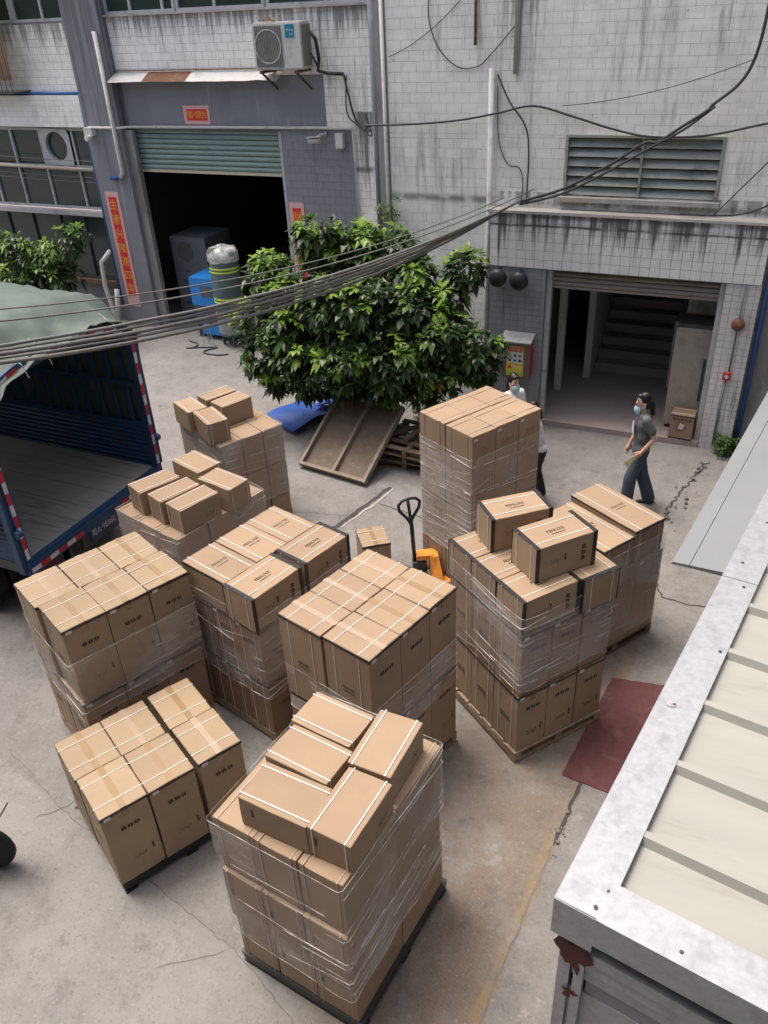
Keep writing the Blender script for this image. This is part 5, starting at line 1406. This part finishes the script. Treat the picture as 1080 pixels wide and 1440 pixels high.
# ------------------------------------------------------------------ pallet jack
pj = thing('pallet_jack', 'orange hand pallet jack with black steering handle at the tall tower', 'pallet jack', (-3.23, 7.83, 0), R(30))
# local +x points under the tower
for s in (-1, 1): MB().bb(.14, 1.25, s * .19 - .075, s * .19 + .075, .06, .10).build('fork', 'orange_paint', pj)
for s in (-1, 1): MB().lathe([(0, -.05), (.04, -.05), (.04, .05), (0, .05)], (1.08, s * .19, .045), 12, 'Y').build('load_roller', 'black_rubber', pj)
br = MB(); br.add([(.05, -.20, .12), (.05, .20, .12), (.05, .09, .39), (.05, -.09, .39), (.20, -.26, .10), (.20, .26, .10), (.16, .09, .39), (.16, -.09, .39)], [(0, 3, 2, 1), (4, 5, 6, 7), (3, 7, 6, 2), (0, 1, 5, 4), (1, 2, 6, 5), (0, 4, 7, 3)])
br.build('mast_plate', 'orange_paint', pj, fix=True)
MB().bb(-.12, .10, -.075, .075, .34, .405).build('mast_cap', 'orange_paint', pj)
sk = MB(); sk.add([(.206, -.10, .14), (.206, .10, .14), (.184, .08, .27), (.184, -.08, .27)], [(0, 1, 2, 3)]); sk.build('warning_sticker', 'sticker', pj)
MB().lathe([(.055, .1), (.055, .30), (.03, .31), (.03, .345)], (-.05, 0, 0), 14).build('pump', 'dark_steel', pj, True)
for s in (-1, 1): MB().lathe([(0, -.03), (.085, -.03), (.09, 0), (.085, .03), (0, .03)], (-.05, s * .09, .09), 18, 'Y').build('steer_wheel', 'black_rubber', pj)
MB().bb(-.16, .0, -.07, .07, .14, .30).build('yoke', 'dark_steel', pj)
MB().tube([(-.13, 0, .22), (-.16, 0, .8), (-.175, 0, .98)], .026, 8).build('tiller', 'black_plastic', pj, True)
lp_ = [Vector((-.17, 0, .88)), Vector((-.175, .05, .97)), Vector((-.19, .13, 1.07)), Vector((-.195, .14, 1.15)), Vector((-.20, .09, 1.20)), Vector((-.20, 0, 1.215)), Vector((-.20, -.09, 1.20)), Vector((-.195, -.14, 1.15)), Vector((-.19, -.13, 1.07)), Vector((-.175, -.05, .97)), Vector((-.17, 0, .88))]
lp_ = [Matrix.Rotation(R(-75), 3, 'Z') @ (q - Vector((-.18, 0, 0))) + Vector((-.18, 0, 0)) for q in lp_]
MB().tube(lp_, .020, 8, False).build('handle_loop', 'black_plastic', pj, True)
MB().tube([(-.175, 0, .97), (-.20, 0, 1.21)], .020, 8).build('handle_stem', 'black_plastic', pj, True)
MB().bar((-.185, -.0, 1.08), (-.2, .09, 1.12), .012, .02).build('lever', 'white_paint', pj)

# ------------------------------------------------------------------ cables
def spline(P, n=6):
    P = [Vector(p) for p in P]; out = []
    for i in range(len(P) - 1):
        p0, p1, p2, p3 = P[max(i - 1, 0)], P[i], P[i + 1], P[min(i + 2, len(P) - 1)]
        for k in range(n):
            t = k / n; out.append(.5 * ((2 * p1) + (p2 - p0) * t + (2 * p0 - 5 * p1 + 4 * p2 - p3) * t * t + (3 * p1 - p0 - 3 * p2 + p3) * t ** 3))
    return out + [P[-1]]
def cable(name, label, pts, r, m='cable_black', cat='cable'):
    if len(pts) < 15: pts = spline(pts)
    return pipe(name, label, pts, r, m, cat, 6)
# the thick bundle from the canopy corner across the yard to the left, past the truck
END = Vector((-3.45, 12.42, 3.74))
labs = ['top strand', 'second strand', 'third strand', 'fourth strand', 'lowest strand']
for k in range(5):
    e = END + Vector((-.04 * k, .03 * (k % 2), -.02 - .02 * k)); a = Vector((-6.25 + .05 * k, 3.80 + .02 * k, 4.15 - .026 * k))
    cable('overhead_cable', 'thick grey overhead cable, ' + labs[k] + ' of the bundle crossing the yard', [q + Vector((0, 0, .012 * noise.noise(Vector((i * .5, k * 3, 0))))) for i, q in enumerate(catenary(a, e, .33 + .024 * k, 26))], (.017, .014, .021, .013, .019)[k], 'cable_grey')
for k in range(2):
    e = Vector((-3.75 + .45 * k, 12.5, 3.72 + .14 * k)); a = Vector((-6.9 + .25 * k, 4.5 - .2 * k, 4.22 - .03 * k))
    cable('overhead_wire', ('thin overhead wire just above the cable bundle', 'thin overhead wire ending at the louvred vent', 'highest thin overhead wire ending over the louvred vent')[k], catenary(a, e, (.33, .36, .40)[k], 26), (.008, .009, .007)[k], 'cable_grey', 'wire')
cable('service_line', 'thick black cable climbing the white wall from the canopy corner to the right', [(-3.5, 12.50, 3.68), (-2.9, 12.56, 3.86), (-2.4, 12.6, 4.12), (-2.19, 12.6, 4.24), (-1.8, 12.62, 4.50), (-1.62, 12.6, 4.52), (-1.32, 12.62, 4.72), (-1.05, 12.6, 4.90), (-.98, 12.62, 4.98), (-.72, 12.62, 5.2), (-.58, 12.62, 5.46), (-.52, 12.62, 5.9), (-.50, 12.62, 6.8)], .022)
cable('service_line', 'second black cable beside the thick one over the louvred vent', [(-3.5, 12.5, 3.64), (-2.9, 12.54, 3.80), (-2.3, 12.56, 4.10), (-1.72, 12.58, 4.44), (-1.3, 12.6, 4.68), (-.95, 12.6, 4.96)], .018)
cable('wall_cable', 'black cable slung along the white wall above the louvred vent', [(-6.12, 12.68, 4.67), (-5.2, 12.70, 4.70), (-4.5, 12.72, 4.76), (-3.95, 12.74, 4.85), (-3.42, 12.78, 4.94), (-2.82, 12.76, 4.80), (-2.3, 12.75, 4.66), (-1.84, 12.75, 4.57), (-1.4, 12.75, 4.56), (-.93, 12.75, 4.60), (-.3, 12.74, 4.74), (.4, 12.7, 4.9)], .016)
cable('wall_cable', 'black cable dropping from the white pipe top to the ledge', [(-3.98, 12.78, 5.35), (-3.8, 12.80, 5.0), (-3.50, 12.80, 4.55), (-3.48, 12.80, 3.6)], .012)
cable('wall_cable', 'thin black wire curving beside the square white pipe', [(-3.98, 12.8, 5.2), (-3.95, 12.81, 4.5), (-3.8, 12.81, 4.15), (-3.62, 12.81, 4.1), (-3.55, 12.81, 3.9), (-3.56, 12.81, 3.6)], .008)
cable('wall_cable', 'thin cable hanging in a curve on the upper white wall', [(-5.0, 12.82, 6.6), (-5.05, 12.82, 6.1), (-4.9, 12.82, 5.7), (-4.6, 12.82, 5.45), (-4.3, 12.82, 5.45), (-4.1, 12.82, 5.6), (-3.75, 12.82, 5.95)], .008)
cable('wall_cable', 'loose thin wire sagging across the upper white wall beside the downpipe', catenary((-5.7, 12.82, 5.6), (-4.33, 12.82, 6.5), .12), .006)
cable('wall_cable', 'thin wire rising from the ledge to the upper right wall', [Vector(p) for p in catenary((-3.0, 12.72, 4.95), (-.55, 12.70, 5.5), .1)], .006)
cable('wall_cable', 'black cable falling from the air conditioner to the downpipe', [(-7.5, 14.84, 5.22), (-7.42, 14.82, 4.9), (-7.3, 14.8, 4.5), (-7.1, 14.7, 4.36), (-6.6, 14.0, 4.42), (-6.2, 12.9, 4.56), (-6.05, 12.72, 4.66)], .018)
cable('wall_cable', 'lower loop of black cable under the air conditioner wall', [(-7.45, 14.85, 5.2), (-7.48, 14.84, 4.6), (-7.25, 14.8, 4.38), (-6.7, 14.2, 4.30), (-6.2, 12.95, 4.8)], .012)
cable('wall_cable', 'thin guy wire from the canopy end up to the dark column', [(-.75, 12.55, 3.6), (-.1, 12.6, 4.4)], .009)
cable('wall_cable', 'black wire angled on the dark column above the canopy end', [(-.02, 12.7, 4.3), (.06, 12.6, 3.9), (-.4, 12.62, 3.62), (-1.2, 12.66, 3.58)], .014)

# ------------------------------------------------------------------ foliage
def leaf_cluster(mb, c, d, n, L, wd, rr_):
    """a spray of drooping pointed leaflets round a twig tip"""
    d = Vector(d).normalized()
    x = d.cross(Vector((.3, .2, 1))).normalized(); y = d.cross(x)
    for k in range(n):
        a = 2 * PI * (k + rr_.random() * .6) / n; e = rr_.uniform(.35, 1.0)
        dr = (d * rr_.uniform(.1, .7) + (x * math.cos(a) + y * math.sin(a)) * e).normalized()
        l_ = L * rr_.uniform(.7, 1.2); w_ = wd * rr_.uniform(.8, 1.2)
        s = dr.cross(Vector((0, 0, 1)));
        if s.length < .05: s = Vector((1, 0, 0))
        s.normalize(); b0 = Vector(c) + dr * l_ * .12
        m1 = b0 + dr * l_ * .45 + Vector((0, 0, -.10 * l_)); tip = b0 + dr * l_ * .9 + Vector((0, 0, -rr_.uniform(.15, .5) * l_)); up = s.cross(dr).normalized() * w_ * .18
        mb.add([b0, m1 + s * w_ + up, tip, m1 - s * w_ + up, m1], [(0, 4, 1), (4, 2, 1), (0, 3, 4), (4, 3, 2)])
def tree(root, blobs, base, cam_dir, seed, per, L=.17, wd=.024, young=.25):
    rr_ = random.Random(seed); dark, mid, yng, org = MB(), MB(), MB(), MB(); limbs = MB()
    trunk_top = Vector((0, 0, .75))
    limbs.tube([Vector((0, 0, 0)), Vector((.03, .02, .4)), trunk_top], [.10, .085, .075], 9)
    for (cx, cy, cz, r_) in blobs:
        c = Vector((cx, cy, cz)) - base
        mid_ = trunk_top.lerp(c, .5) + Vector((rr_.uniform(-.1, .1), rr_.uniform(-.1, .1), .12))
        limbs.tube([trunk_top - Vector((0, 0, .15)), mid_, c], [.05, .032, .012], 6)
        n = int(per * (r_ / .45) ** 2)
        for k in range(n):
            v_ = Vector((rr_.gauss(0, 1), rr_.gauss(0, 1), rr_.gauss(0, 1))).normalized()
            q = r_ * rr_.uniform(.45, 1.06); p = c + Vector((v_.x * q, v_.y * q * .85, v_.z * q * .8))
            if p.z < .12: continue
            top = v_.z * .7 + rr_.uniform(-.5, .5); outer = q / r_
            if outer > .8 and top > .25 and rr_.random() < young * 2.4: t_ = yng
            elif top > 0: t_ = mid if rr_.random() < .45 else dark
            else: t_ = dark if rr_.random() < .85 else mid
            if rr_.random() < .006: t_ = org
            sc_ = rr_.uniform(.65, 1.15); leaf_cluster(t_, p, v_ + Vector((0, 0, .25)), rr_.randrange(7, 12), L * sc_, wd * sc_ * 1.1, rr_)
            limbs.tube([p - v_ * q * .35, p], [.006, .003], 3, False)
    limbs.build('trunk', 'bark', root, True)
    cr = None
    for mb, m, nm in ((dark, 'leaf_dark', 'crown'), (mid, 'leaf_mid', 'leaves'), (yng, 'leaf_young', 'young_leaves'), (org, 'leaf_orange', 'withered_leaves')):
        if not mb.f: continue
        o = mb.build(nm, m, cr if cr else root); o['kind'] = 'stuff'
        if cr is None: cr = o
    return root
tb = Vector((-5.85, 11.55, 0))
t1 = thing('fruit_tree', 'bushy dark green fruit tree with bright young leaves before the white wall', 'tree', tb)
blobs = [(-6.25, 11.1, 3.42, .36), (-6.2, 11.15, 3.1, .36), (-5.6, 11.5, 3.2, .38), (-5.2, 11.5, 3.1, .42), (-3.95, 11.35, 2.95, .34), (-4.15, 11.2, 2.55, .30), (-7.1, 11.0, 2.75, .42), (-6.6, 10.9, 2.5, .46),
         (-7.35, 10.95, 2.0, .44), (-6.7, 10.7, 2.0, .5), (-5.9, 10.7, 2.5, .5), (-5.2, 10.8, 2.55, .46), (-4.55, 10.95, 2.45, .42), (-4.1, 10.9, 2.1, .42), (-3.65, 11.0, 1.95, .38), (-3.6, 11.1, 1.6, .32),
         (-6.3, 10.6, 1.55, .52), (-5.6, 10.5, 1.7, .52), (-4.9, 10.6, 1.75, .5), (-4.25, 10.9, 1.55, .46), (-7.35, 10.9, 1.4, .40), (-7.15, 10.95, 1.05, .32), (-6.4, 10.85, 1.1, .40), (-5.7, 10.85, 1.25, .42), (-5.0, 10.85, 1.25, .42), (-4.5, 11.1, 1.1, .34), (-7.0, 11.4, 1.9, .5), (-5.6, 11.4, 2.2, .42), (-6.2, 11.5, 1.6, .5), (-4.9, 11.5, 1.5, .55)]
blobs += [(-5.9, 11.3, 2.95, .42), (-4.75, 11.3, 2.9, .36)]
tree(t1, blobs, tb, None, 5, 68, .20, .043, .5)
tb2 = Vector((-14.6, 13.3, 0))
t2 = thing('leafy_shrub', 'leafy shrub rising behind the truck before the factory windows', 'shrub', tb2)
tree(t2, [(-15.6, 13.3, 2.0, .5), (-14.9, 13.2, 1.95, .5), (-14.3, 13.3, 1.9, .45), (-13.6, 13.3, 2.25, .38), (-13.25, 13.4, 2.4, .25), (-15.0, 13.0, 1.4, .55), (-14.2, 13.0, 1.4, .5), (-13.9, 13.3, 1.5, .4), (-16.3, 13.3, 1.9, .5)], tb2, None, 9, 46, .22, .036, .3)
def weeds(c, n, r_, h, label, seed, m='leaf_mid'):
    rr_ = random.Random(seed); mb = MB()
    for k in range(n):
        p = Vector((rr_.gauss(0, r_), rr_.gauss(0, r_ * .6), 0)); q = p + Vector((rr_.gauss(0, .05), rr_.gauss(0, .05), h * rr_.uniform(.4, 1)))
        mb.tube([p, q], [.004, .002], 3, False); leaf_cluster(mb, q, (rr_.gauss(0, .4), rr_.gauss(0, .4), 1), 6, .09, .02, rr_)
        leaf_cluster(mb, p.lerp(q, .55), (rr_.gauss(0, .6), rr_.gauss(0, .6), .6), 5, .08, .018, rr_)
    o = mb.build('weed_clump', m); o.location = c; return tag(o, label, 'weeds')
weeds((-.02, 12.45, 0), 26, .11, .32, 'small green weed clump at the foot of the worn tiled column', 3)
weeds((-4.9, 12.3, 0), 30, .22, .35, 'straggly weeds growing at the wall base right of the tree', 4, 'leaf_dark')
weeds((-5.75, 12.7, 3.1), 16, .12, .5, 'wispy plant sprouting at the downpipe above the tree', 8, 'leaf_mid')

# ------------------------------------------------------------------ people
def remesh(mb, name, m, parent, vox=.011, it=4):
    me = mb.mesh(name, m); o = bpy.data.objects.new(name, me); COL.objects.link(o)
    md = o.modifiers.new('r', 'REMESH'); md.mode = 'VOXEL'; md.voxel_size = vox
    ms = o.modifiers.new('s', 'SMOOTH'); ms.iterations = it; ms.factor = .5
    dg = bpy.context.evaluated_depsgraph_get(); dg.update()
    nm = bpy.data.meshes.new_from_object(o.evaluated_get(dg)); bpy.data.objects.remove(o)
    nm.materials.clear(); nm.materials.append(MATS[m]); nm.name = name
    for p in nm.polygons: p.use_smooth = True
    return link(name, nm, parent)
def limb(mb, pts, rad, n=12):
    mb.tube(pts, rad, n)
    for p, r_ in zip(pts, rad): mb.sphere(p, r_ * .98, 10, 6)
def hand(mb, w, d, side, curl=.5):
    """palm and five bent fingers; w wrist, d pointing direction"""
    w = Vector(w); d = Vector(d).normalized(); s = Vector((0, 1, 0)) * side; s = (s - d * s.dot(d)).normalized(); nrm = d.cross(s)
    mb.tube([w, w + d * .045, w + d * .085], [.024, .033, .034], 10)
    for k, (o_, l_) in enumerate(((-.027, .062), (-.009, .075), (.009, .078), (.027, .068))):
        a = w + d * .083 + nrm * o_
        b = a + d * l_ * .5; c_ = b + (d * (1 - curl) + s * -curl).normalized() * l_ * .5
        limb(mb, [a - d * .02, b, c_], [.0100, .0092, .0078], 7)
    a = w + d * .02 + nrm * .03; limb(mb, [a, a + nrm * .022 + d * .03, a + nrm * .026 + d * .062], [.0125, .011, .009], 7)
def person(name_label, loc, heading, Hs, pose, shirt, pants, label):
    """local +x forward, +y left, z up; Hs scales a 1.68 m figure"""
    p = thing('person', label, 'person', loc, heading); p.scale = (Hs * .93, Hs * .88, Hs)
    hipz, shz = .88, 1.36
    lean_ = pose.get('lean', 0)
    hipc = Vector((0, 0, hipz)); ch = Vector((lean_, 0, shz)); neck = Vector((lean_ + .015, 0, 1.43)); head = Vector((lean_ + .035, 0, 1.555))
    body = MB()
    body.tube([hipc + Vector((0, 0, -.05)), hipc.lerp(ch, .35), hipc.lerp(ch, .75), ch], [.115, .10, .115, .10], 14); body.sphere(hipc, (.105, .15, .10)); body.sphere(hipc.lerp(ch, .8), (.10, .155, .14)); body.sphere(ch, (.07, .16, .055))
    limb(body, [ch, neck, head + Vector((-.012, 0, -.07))], [.058, .047, .048])
    tl = pose.get('tilt', 0)
    body.sphere(head, (.088, .070, .112), 18, 14); body.sphere(head + Vector((.032, 0, -.058)), (.05, .046, .05)); body.sphere(head + Vector((.088, 0, -.018)), (.018, .014, .022), 10, 8)
    for s in (-1, 1): body.sphere(head + Vector((-.008, s * .070, -.018)), (.02, .012, .03), 8, 8)
    sl = {}
    for s, key in ((1, 'L'), (-1, 'R')):
        el, wr, hd_ = pose['arm' + key]
        sh_ = ch + Vector((0, s * .165, -.005)); el = sh_ + Vector(el); wr = el + Vector(wr); sl[key] = (sh_, el)
        limb(body, [sh_, sh_.lerp(el, .5), el, el.lerp(wr, .4), wr], [.046, .042, .036, .036, .024])
        hand(body, wr, hd_, s)
        hipj = hipc + Vector((0, s * .075, -.03)); kn, an = pose['leg' + key]; kn = hipj + Vector(kn); an = kn + Vector(an)
        limb(body, [hipj, hipj.lerp(kn, .5), kn, kn.lerp(an, .35), an], [.082, .07, .052, .05, .034])
        limb(body, [an, an + Vector((.10, 0, -.045))], [.034, .03])
        sl['leg' + key] = (hipj, kn, an)
    bo = remesh(body, 'body', 'skin', p, .0085, 3)
    sm = MB()
    sm.tube([hipc + Vector((0, 0, -.03)), hipc.lerp(ch, .3), hipc.lerp(ch, .75), ch + Vector((0, 0, .01))], [.125, .118, .13, .11], 16); sm.sphere(hipc + Vector((0, 0, .03)), (.122, .168, .10)); sm.sphere(hipc.lerp(ch, .42), (.115, .155, .16)); sm.sphere(hipc.lerp(ch, .78), (.122, .172, .15)); sm.sphere(ch, (.085, .178, .062))
    for key in 'LR':
        sh_, el = sl[key]; limb(sm, [sh_, sh_.lerp(el, .62)], [.066, .064])
    so_ = remesh(sm, 'shirt', shirt, p, .011, 4)
    pm = MB(); pm.sphere(hipc + Vector((0, 0, -.02)), (.122, .165, .11), 16, 10)
    fl = pose.get('flare', 1.0)
    for key in 'LR':
        hj, kn, an = sl['leg' + key]; limb(pm, [hj, hj.lerp(kn, .5), kn, kn.lerp(an, .5), an + Vector((0, 0, -.03))], [.098, .088, .075 * fl, .074 * fl, .078 * fl])
    remesh(pm, 'trousers', pants, p, .011, 3)
    for key in 'LR':
        hj, kn, an = sl['leg' + key]; d = Vector((.99, 0, pose.get('toe' + key, 0))); f = an + Vector((-.01, 0, -.065))
        sm_ = MB(); sm_.tube([f + d * -.05, f + d * .02, f + d * .11, f + d * .17], [.036, .042, .042, .026], 12); sm_.sphere(f + d * .16, (.035, .036, .028)); s_o = remesh(sm_, 'shoe', pose.get('shoe', 'cloth_black'), p, .010, 2)
        so2 = MB().box(f + d * .06 + Vector((0, 0, -.036)), (.25, .078, .02), mtx=Matrix.Rotation(-pose.get('toe' + key, 0), 3, 'Y')).build('sole', 'shoe_white', s_o)
    hm = MB(); hm.sphere(head + Vector((-.022, 0, .022)), (.092, .080, .108), 18, 14); hm.sphere(head + Vector((-.06, 0, -.04)), (.05, .066, .08)); hm.sphere(head + Vector((.045, 0, .085)), (.048, .062, .03))
    pt = pose.get('pony', .22); limb(hm, [head + Vector((-.09, 0, 0)), head + Vector((-.135, 0, -.06)), head + Vector((-.15, 0, -.06 - pt * .6)), head + Vector((-.13, 0, -.06 - pt))], [.03, .038, .036, .014])
    remesh(hm, 'hair', 'hair', p, .010, 2)
    mk = MB(); P = []
    my = pose.get('mask_drop', 0)
    for i in range(7):
        row = []
        for j in range(11):
            a = -1.15 + 2.3 * j / 10; z = -.022 - .10 * i / 6 - my; r_ = .076 + .016 * math.sin(PI * i / 6) * math.cos(a); row.append(head + Vector((.022 + r_ * math.cos(a) * 1.02, r_ * .92 * math.sin(a), z)))
        P.append(row)
    MB().grid(P).build('face_mask', 'mask_blue', p, True)
    for s in (-1, 1):
        MB().tube([head + Vector((.05, s * .07, -.05 - my)), head + Vector((0, s * .082, -.03 - my * .5)), head + Vector((-.02, s * .078, .0))], .0025, 4).build('mask_strap', 'mask_blue', p)
        MB().sphere(head + Vector((.079, s * .03, .012)), (.008, .011, .006), 8, 6).build('eye', 'hair', p); MB().box(head + Vector((.083, s * .032, .034)), (.006, .032, .006)).build('eyebrow', 'hair', p)
    return p, head, ch, sl
walk = dict(armL=((-.13, .05, -.24), (.16, -.02, -.21), (.75, 0, -.6)), armR=((.0, -.04, -.28), (.09, .0, -.21), (.3, 0, -.95)), legL=((.12, 0, -.385), (.02, 0, -.39)), legR=((-.08, 0, -.39), (-.15, 0, -.37)), toeR=-.12, flare=1.25, lean=.02, mask_drop=.03, pony=.2)
pw, hd1, ch1, _s = person('w', (-1.07, 10.52, 0), R(203), 1.05, walk, 'shirt_grey', 'denim', 'woman in grey T-shirt and jeans with lowered blue mask, walking past the stair doorway')
g1 = MB().lathe([(0, .0), (.055, .001), (.06, 0)], (0, 0, 0), 14, 'X'); o = g1.build('shirt_print', 'print_pale', pw); o.location = ch1 + Vector((.142, .03, -.14)); o.scale = (1, .8, 1.5)
pa = MB(); P = []
for i in range(5): P.append([(.06 * i - .12, .09 * (j / 4 - .5), .014 * math.sin(i * 1.3 + j)) for j in range(5)])
pa.grid(P); sh_, el = _s['L']; wr = el + Vector((.16, -.02, -.21)); pao = pa.build('folded_cloth', 'paper_yellow'); 
pao.matrix_world = Matrix.Translation(Vector((-1.07, 10.52, 0))) @ Matrix.Rotation(R(203), 4, 'Z') @ Matrix.Diagonal((.98, .92, 1.05, 1)) @ Matrix.Translation(wr + Vector((.11, .02, -.09))) @ Matrix.Rotation(R(40), 4, 'Y') @ Matrix.Rotation(R(70), 4, 'X'); tag(pao, "pale yellow cloth held in the walking woman's hand", 'cloth')
stand = dict(armL=((.03, .05, -.27), (.14, -.02, -.19), (.5, 0, -.8)), armR=((.03, -.05, -.27), (.16, .02, -.18), (.5, 0, -.8)), legL=((.02, 0, -.385), (-.02, 0, -.385)), legR=((.0, 0, -.385), (-.02, 0, -.385)), pony=.16, mask_drop=0)
person('m', (-2.97, 10.64, 0), R(-40), 1.04, stand, 'shirt_white', 'cloth_black', 'dark-haired person in a blue face mask behind the tall wrapped tower, under the hose cabinet')
bend = dict(armL=((.10, .05, -.24), (.2, -.02, -.1), (.9, 0, -.2)), armR=((.10, -.05, -.24), (.2, .02, -.1), (.9, 0, -.2)), legL=((.10, 0, -.375), (-.08, 0, -.375)), legR=((-.02, 0, -.385), (-.10, 0, -.37)), lean=.12, pony=.14, mask_drop=0)
person('n', (-2.42, 10.20, 0), R(215), .95, bend, 'shirt_white', 'cloth_black', 'person in white top and black trousers half hidden beside the tall tower')

# ------------------------------------------------------------------ motor scooter at the left edge
ms = thing('motor_scooter', 'black motor scooter parked on the concrete by the cracked slab', 'scooter', (-5.84, 2.33, 0), R(200))
for x in (-.62, .62):
    wl = MB().lathe([(.13, -.05), (.22, -.055), (.25, -.03), (.255, 0), (.25, .03), (.22, .055), (.13, .05)], (x, 0, .255), 22, 'Y').build('tyre', 'black_rubber', ms, True)
    MB().lathe([(0, -.03), (.05, -.05), (.13, -.03), (.13, .03), (.05, .05), (0, .03)], (x, 0, .255), 16, 'Y').build('rim', 'steel', wl)
fm = MB(); fm.tube([(-.75, 0, .62), (-.45, 0, .58), (-.12, 0, .40), (.18, 0, .32), (.36, 0, .5), (.47, 0, .86)], [.07, .14, .13, .12, .12, .09], 12); remesh(fm, 'fairing', 'black_plastic', ms, .02, 4)
smb = MB(); smb.tube([(-.72, 0, .74), (-.45, 0, .76), (-.12, 0, .72)], [.07, .12, .10], 12); remesh(smb, 'seat', 'black_rubber', ms, .02, 3)
MB().tube([(.62, 0, .26), (.52, 0, .62), (.45, 0, .95)], .03, 8).build('fork', 'dark_steel', ms)
MB().tube([(.38, -.32, 1.0), (.44, -.12, .96), (.45, 0, .94), (.44, .12, .96), (.38, .32, 1.0)], .016, 8).build('handlebar', 'dark_steel', ms, True)
for s in (-1, 1):
    MB().tube([(.38, s * .22, 1.0), (.37, s * .34, 1.0)], .022, 8).build('grip', 'black_rubber', ms); MB().bar((.42, s * .16, 1.0), (.45, s * .34, 1.01), .02, .012).build('brake_lever', 'steel', ms)
    mr = MB().tube([(.42, s * .18, .98), (.44, s * .26, 1.2)], .007, 6).build('mirror_stem', 'dark_steel', ms); MB().lathe([(0, -.012), (.05, -.01), (.055, .006), (0, .01)], (.44, s * .27, 1.23), 14, 'X').build('mirror', 'black_plastic', mr)
MB().sphere((.56, 0, .84), (.07, .08, .08)).build('headlamp', 'sticker', ms, True)
MB().tube([(-.55, -.14, .3), (-.2, -.13, .24)], .045, 8).build('exhaust', 'dark_steel', ms)
MB().bar((.0, -.05, .28), (.06, -.22, .0), .02, .02).build('kickstand', 'dark_steel', ms)
MB().bb(-.92, -.62, -.09, .09, .74, .765).build('rear_rack', 'grille_grey', ms)
